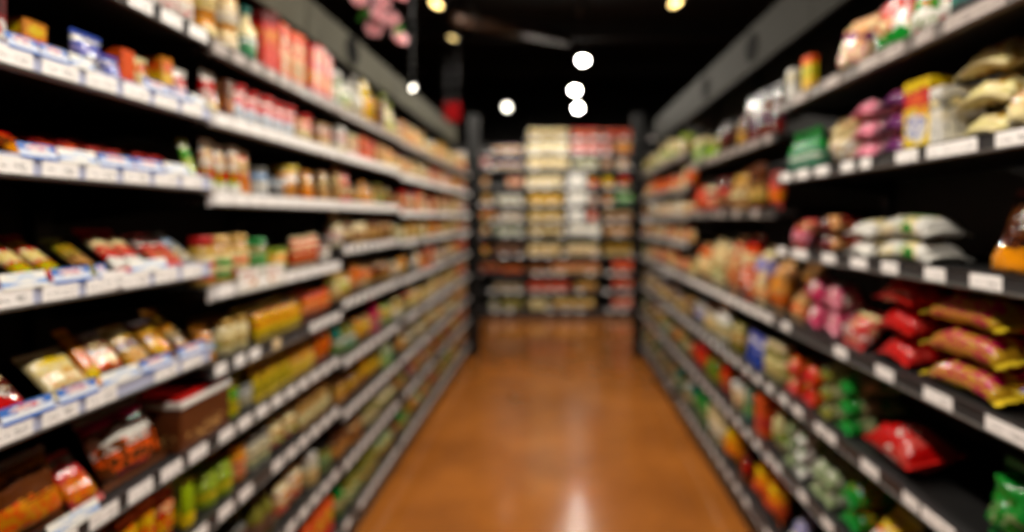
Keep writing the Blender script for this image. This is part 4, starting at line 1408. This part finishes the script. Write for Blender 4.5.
# red board hanging over the last left rack
Yb = 5.78
x0, x1 = (444 - VX) / F * Yb, (460 - VX) / F * Yb
z0, z1 = H + (VY - 122) / F * Yb, H + (VY - 103) / F * Yb
rt = empty('hanging_sign', ((x0 + x1) / 2, Yb, z0))
props(rt, 'small red sign board hanging above the last rack on the left', 'sign')
v, f = box_vf(-(x1 - x0) / 2, (x1 - x0) / 2, -.012, .012, 0, z1 - z0, .004)
mesh_obj('board', v, f, plain('red_board', (70, 5, 6), 1.0, 0, .1, 10, spec=0.0), rt)
for sx in (-1, 1):
    v, f = lathe_vf([(0, z1 - z0), (.003, z1 - z0), (.003, RZ1 - z0), (0, RZ1 - z0)], 6)
    mesh_obj('cord', [(x + sx * (x1 - x0) * .35, y, z) for x, y, z in v], f, M_METAL, rt)


# ------------------------------------------------------------------ ceiling fittings and lamps
def bar(p, q, r, seg=10):
    p, q = Vector(p), Vector(q)
    d = (q - p)
    rot = d.to_track_quat('Z', 'Y').to_matrix()
    v, f = lathe_vf([(0, 0), (r, 0), (r, d.length), (0, d.length)], seg)
    return [p + rot @ Vector(x) for x in v], f


M_DUCT = plain('brown_duct', (74, 52, 38), .45, .3, .15, 6)
M_BEAM = plain('dark_beam', (30, 27, 25), .7, 0, .1, 6)


def px3(px, py, Y):
    return Vector(((px - VX) / F * Y, Y, H + (VY - py) / F * Y))


du = empty('ceiling_duct', (0, 6, 3.2))
props(du, 'brown round duct slanting under the black ceiling', 'duct')
a, b2 = px3(452, 18, 5.2), px3(566, 40, 7.0)
v, f = bar(a, b2, .06, 14)
mesh_obj('pipe', [Vector(p) - du.location for p in v], f, M_DUCT, du, True)
for t in (.15, .5, .85):
    c = a.lerp(b2, t)
    v, f = bar(c - (b2 - a).normalized() * .02, c + (b2 - a).normalized() * .02, .066, 14)
    mesh_obj('clamp', [Vector(p) - du.location for p in v], f, M_METAL, du)
    v, f = bar(c + Vector((0, 0, .06)), Vector((c.x, c.y, RZ1)), .005, 6)
    mesh_obj('hanger', [Vector(p) - du.location for p in v], f, M_METAL, du)
for i, Yk in enumerate((5.4, 7.4, 9.4)):
    v, f = box_vf(RX0, RX1, Yk, Yk + .14, RZ1 - .22, RZ1)
    props(mesh_obj('trim_%d' % (i + 1), v, f, M_BEAM), kind='structure')

M_CAN = plain('black_lamp_housing', (30, 29, 29), .4, .3, .1, 10)


def lens_mat(name, col, s):
    m, nt, b = new_mat(name)
    b.inputs['Base Color'].default_value = col
    b.inputs['Emission Color'].default_value = col
    b.inputs['Emission Strength'].default_value = s
    return m


WARM = (1.0, .92, .80)
M_LENS = lens_mat('white_lens', (1, .93, .82, 1), 60)
M_LENS_DIM = lens_mat('soft_lens', (1, .92, .78, 1), 9)
M_LENS_YEL = lens_mat('amber_lens', (1, .70, .25, 1), 8)
M_LENS_FAINT = lens_mat('faint_amber_lens', (1, .72, .28, 1), 4)
M_LENS_OFF = lens_mat('dull_lens', (.8, .75, .65, 1), .6)


def lamp(loc, aim, lens, label, watts=0, col=WARM, r=.05, group=None, spread=130, top=RZ1):
    """A round spot lamp on a drop rod: rod, yoke, housing, lens; aimed at a point."""
    loc, aim = Vector(loc), Vector(aim)
    rt = empty('spot_lamp', loc)
    props(rt, label, 'lamp', group)
    d = (aim - loc).normalized()
    rot = d.to_track_quat('Z', 'Y').to_matrix()
    v, f = lathe_vf([(0, -.11), (r * .55, -.11), (r * .75, -.09), (r * 1.15, -.01), (r * 1.2, .018), (r * 1.1, .02), (r * 1.02, .0), (0, -.002)], 20)
    mesh_obj('housing', [rot @ Vector(p) for p in v], f, M_CAN, rt, True)
    v, f = lathe_vf([(0, .004), (r * .6, .006), (r, .001), (0, .0005)], 20)
    v = [(x, y, -z + .008) for x, y, z in v]
    mesh_obj('lens', [rot @ Vector(p) for p in v], f, lens, rt, True)
    v, f = bar((0, 0, .02), (0, 0, top - loc.z), .008, 8)
    mesh_obj('drop_rod', v, f, M_CAN, rt)
    v, f = lathe_vf([(0, top - loc.z - .02), (.035, top - loc.z - .02), (.04, top - loc.z), (0, top - loc.z)], 14)
    mesh_obj('ceiling_rose', v, f, M_CAN, rt)
    if watts:
        ld = bpy.data.lights.new('spot_beam', 'SPOT')
        ld.energy = watts
        ld.color = col
        ld.spot_size = math.radians(spread)
        ld.spot_blend = .8
        ld.shadow_soft_size = .035
        lo = bpy.data.objects.new('spot_beam', ld)
        COL.objects.link(lo)
        lo.location = loc + d * .035
        lo.rotation_euler = (-d).to_track_quat('Z', 'Y').to_euler()
    return rt


ZL = 3.1


def lamp_at(px, py, z=ZL):
    Y = F * (z - H) / (VY - py)
    return Vector(((px - VX) / F * Y, Y, z))


G = 'spot lamps over the aisle'
p = lamp_at(583, 60)
lamp(p, (.1, p.y - 2.2, 0), M_LENS, 'round white spot lamp, highest of the three bright ones in line', 110, group=G)
p = lamp_at(575, 90)
lamp(p, (.0, 4.5, 0), M_LENS, 'round white spot lamp, middle of the three bright ones in line', 20, group=G)
p = lamp_at(578, 108)
lamp(p, (.1, 4.5, 0), M_LENS, 'round white spot lamp, lowest of the three bright ones in line', 20, group=G)
p = lamp_at(507, 107)
lamp(p, (-.3, 4, 1.2), M_LENS_DIM, 'small pale spot lamp standing off to the left above the end racks', 0, group=G)
p = lamp_at(437, 3)
lamp(p, (-1.6, p.y - .5, 1.3), M_LENS_YEL, 'yellow spot lamp on the left at the top edge', 0, group=G)
p = lamp_at(453, 37)
lamp(p, (-1.5, p.y - .3, 1.3), M_LENS_FAINT, 'dim yellow spot lamp left of the brown duct', 0, group=G, r=.042)
p = lamp_at(675, 2)
lamp(p, (1.5, p.y - .5, 1.3), M_LENS_YEL, 'yellow spot lamp on the right at the top edge', 0, group=G)
p = px3(412, 92, 3.6) + Vector((.0, 0, .03))
lamp(p, (.2, 2.5, 1.3), M_LENS_DIM, 'small pale spot lamp just above the left header boards', 0, group=G, r=.018)
# two lamps seen from behind, turned to the end racks
p = px3(470, 12, 5.0)
lamp(p, (-.45, YE, 1.15), M_LENS, 'grey-backed spot lamp above the brown duct, turned to the end racks', 330, group=G, spread=75)
p = px3(581, 10, 5.0)
lamp(p, (.35, YE, 1.2), M_LENS, 'grey-backed spot lamp above the three bright ones, turned to the end racks', 370, group=G, spread=75)
# lamps further forward, above the frame, that light the near shelves
for k, (Y, w) in enumerate(((-.2, 95), (.8, 85), (1.8, 80), (2.8, 75), (3.75, 75), (4.4, 70))):
    for X, side in ((.5, 'left'), (-.5, 'right')):
        lamp((X, Y, 3.2), (-X * 1.9, Y + .2, .9), M_LENS, 'spot lamp overhead turned to the %s racks, %s in its line' % (side, NTH[k]), w * (1.0 if X > 0 else .95), group=G, spread=125)


# ------------------------------------------------------------------ hanging blossom
def blossom():
    Yb = 2.45
    o = px3(378, -12, Yb)
    rt = empty('blossom_spray', o)
    props(rt, 'spray of pink artificial blossom hanging above the left racks', 'artificial flowers')
    m_pet = plain('pink_petal', (255, 205, 210), .6, 0, .06, 30)
    nt = m_pet.node_tree
    tl = nt.nodes.new('ShaderNodeBsdfTranslucent')
    tl.inputs[0].default_value = lin((255, 190, 198))
    mxs = nt.nodes.new('ShaderNodeMixShader')
    mxs.inputs[0].default_value = .25
    nt.links.new(nt.nodes['Principled BSDF'].outputs[0], mxs.inputs[1])
    nt.links.new(tl.outputs[0], mxs.inputs[2])
    nt.links.new(mxs.outputs[0], nt.nodes['Material Output'].inputs['Surface'])
    m_ctr = plain('rose_centre', (214, 90, 110), .6, 0, .1, 30)
    m_leaf = plain('leaf_green', (70, 150, 50), .5, 0, .15, 20)
    m_stem = plain('brown_stem', (70, 45, 28), .8, 0, .2, 30)
    pts = [(360, 4), (382, 6), (392, 23), (373, 31), (397, 41), (377, 18), (398, -4), (350, -8)]
    top = px3(384, -60, Yb) - o
    v, f = [], []
    tips = [px3(x, y, Yb + ((i * 37) % 5 - 2) * .012) - o for i, (x, y) in enumerate(pts)]
    for t in tips:
        mid = t * .5 + Vector((0, 0, .03))
        for a, b in ((top, mid), (mid, t)):
            vv, ff = bar(a, b, .0035, 6)
            f += [tuple(k + len(v) for k in q) for q in ff]
            v += vv
    vv, ff = bar(top, Vector((top.x, top.y, RZ1 - o.z)), .004, 6)
    f += [tuple(k + len(v) for k in q) for q in ff]
    v += vv
    mesh_obj('stem', v, f, m_stem, rt)
    rr = random.Random(3)
    for i, t in enumerate(tips):
        n = 0
        pv, pf = [], []
        for ring, (cnt, rad, tilt) in enumerate(((6, .044, .35), (5, .032, .9))):
            for k in range(cnt):
                a = 2 * PI * k / cnt + ring * .5
                rm = Matrix.Rotation(a, 3, 'Z') @ Matrix.Rotation(-tilt, 3, 'Y')
                base = len(pv)
                grid = 4
                for jj in range(grid + 1):
                    s = jj / grid
                    wd = rad * .75 * math.sin(PI * (s * .85 + .1))
                    for ii in (-1, -.5, 0, .5, 1):
                        p = Vector((s * rad, ii * wd, .25 * rad * (abs(ii) ** 2) + .2 * rad * s * s))
                        pv.append(rm @ p)
                for jj in range(grid):
                    for ii in range(4):
                        q = base + jj * 5 + ii
                        pf.append((q, q + 1, q + 6, q + 5))
        face = Matrix.Rotation(rr.uniform(.3, .9), 3, 'Z') @ Matrix.Rotation(rr.uniform(.8, 1.4), 3, 'X') @ Matrix.Rotation(rr.uniform(-.3, .3), 3, 'Y')
        fl = mesh_obj('flower', [face @ p + t for p in pv], pf, m_pet, rt, True)
        md = fl.modifiers.new('thickness', 'SOLIDIFY')
        md.thickness = .0015
        cv, cf = lathe_vf([(0, 0), (.006, .001), (.007, .006), (.004, .010), (0, .011)], 8)
        mesh_obj('flower_centre', [face @ Vector(p) + t for p in cv], cf, m_ctr, fl, True)
    for i, (x, y) in enumerate(((366, 17), (363, 13), (403, 31))):
        t = px3(x, y, Yb) - o
        lv, lf = [], []
        for jj in range(7):
            s = jj / 6
            wd = .014 * math.sin(PI * min(1, s * .95 + .04))
            for ii in (-1, 0, 1):
                lv.append(Vector((ii * wd, -.006 * abs(ii), -s * .05)))
        for jj in range(6):
            for ii in range(2):
                q = jj * 3 + ii
                lf.append((q, q + 1, q + 4, q + 3))
        rm = Matrix.Rotation((-1) ** i * .7, 3, 'Y')
        lo = mesh_obj('leaf', [rm @ p + t + Vector((0, 0, .02)) for p in lv], lf, m_leaf, rt, True)
        md = lo.modifiers.new('thickness', 'SOLIDIFY')
        md.thickness = .001


blossom()

# ------------------------------------------------------------------ world and view
w = bpy.data.worlds.new('world')
S.world = w
w.use_nodes = True
w.node_tree.nodes['Background'].inputs[0].default_value = (.5, .45, .4, 1)
w.node_tree.nodes['Background'].inputs[1].default_value = .0
S.view_settings.view_transform = 'Standard'
S.view_settings.look = 'None'
S.view_settings.gamma = 1.0
S.view_settings.use_curve_mapping = False
S.view_settings.exposure = 0.0
try:
    S.cycles.use_denoising = True
    S.cycles.sample_clamp_indirect = 8.0
except Exception:
    pass
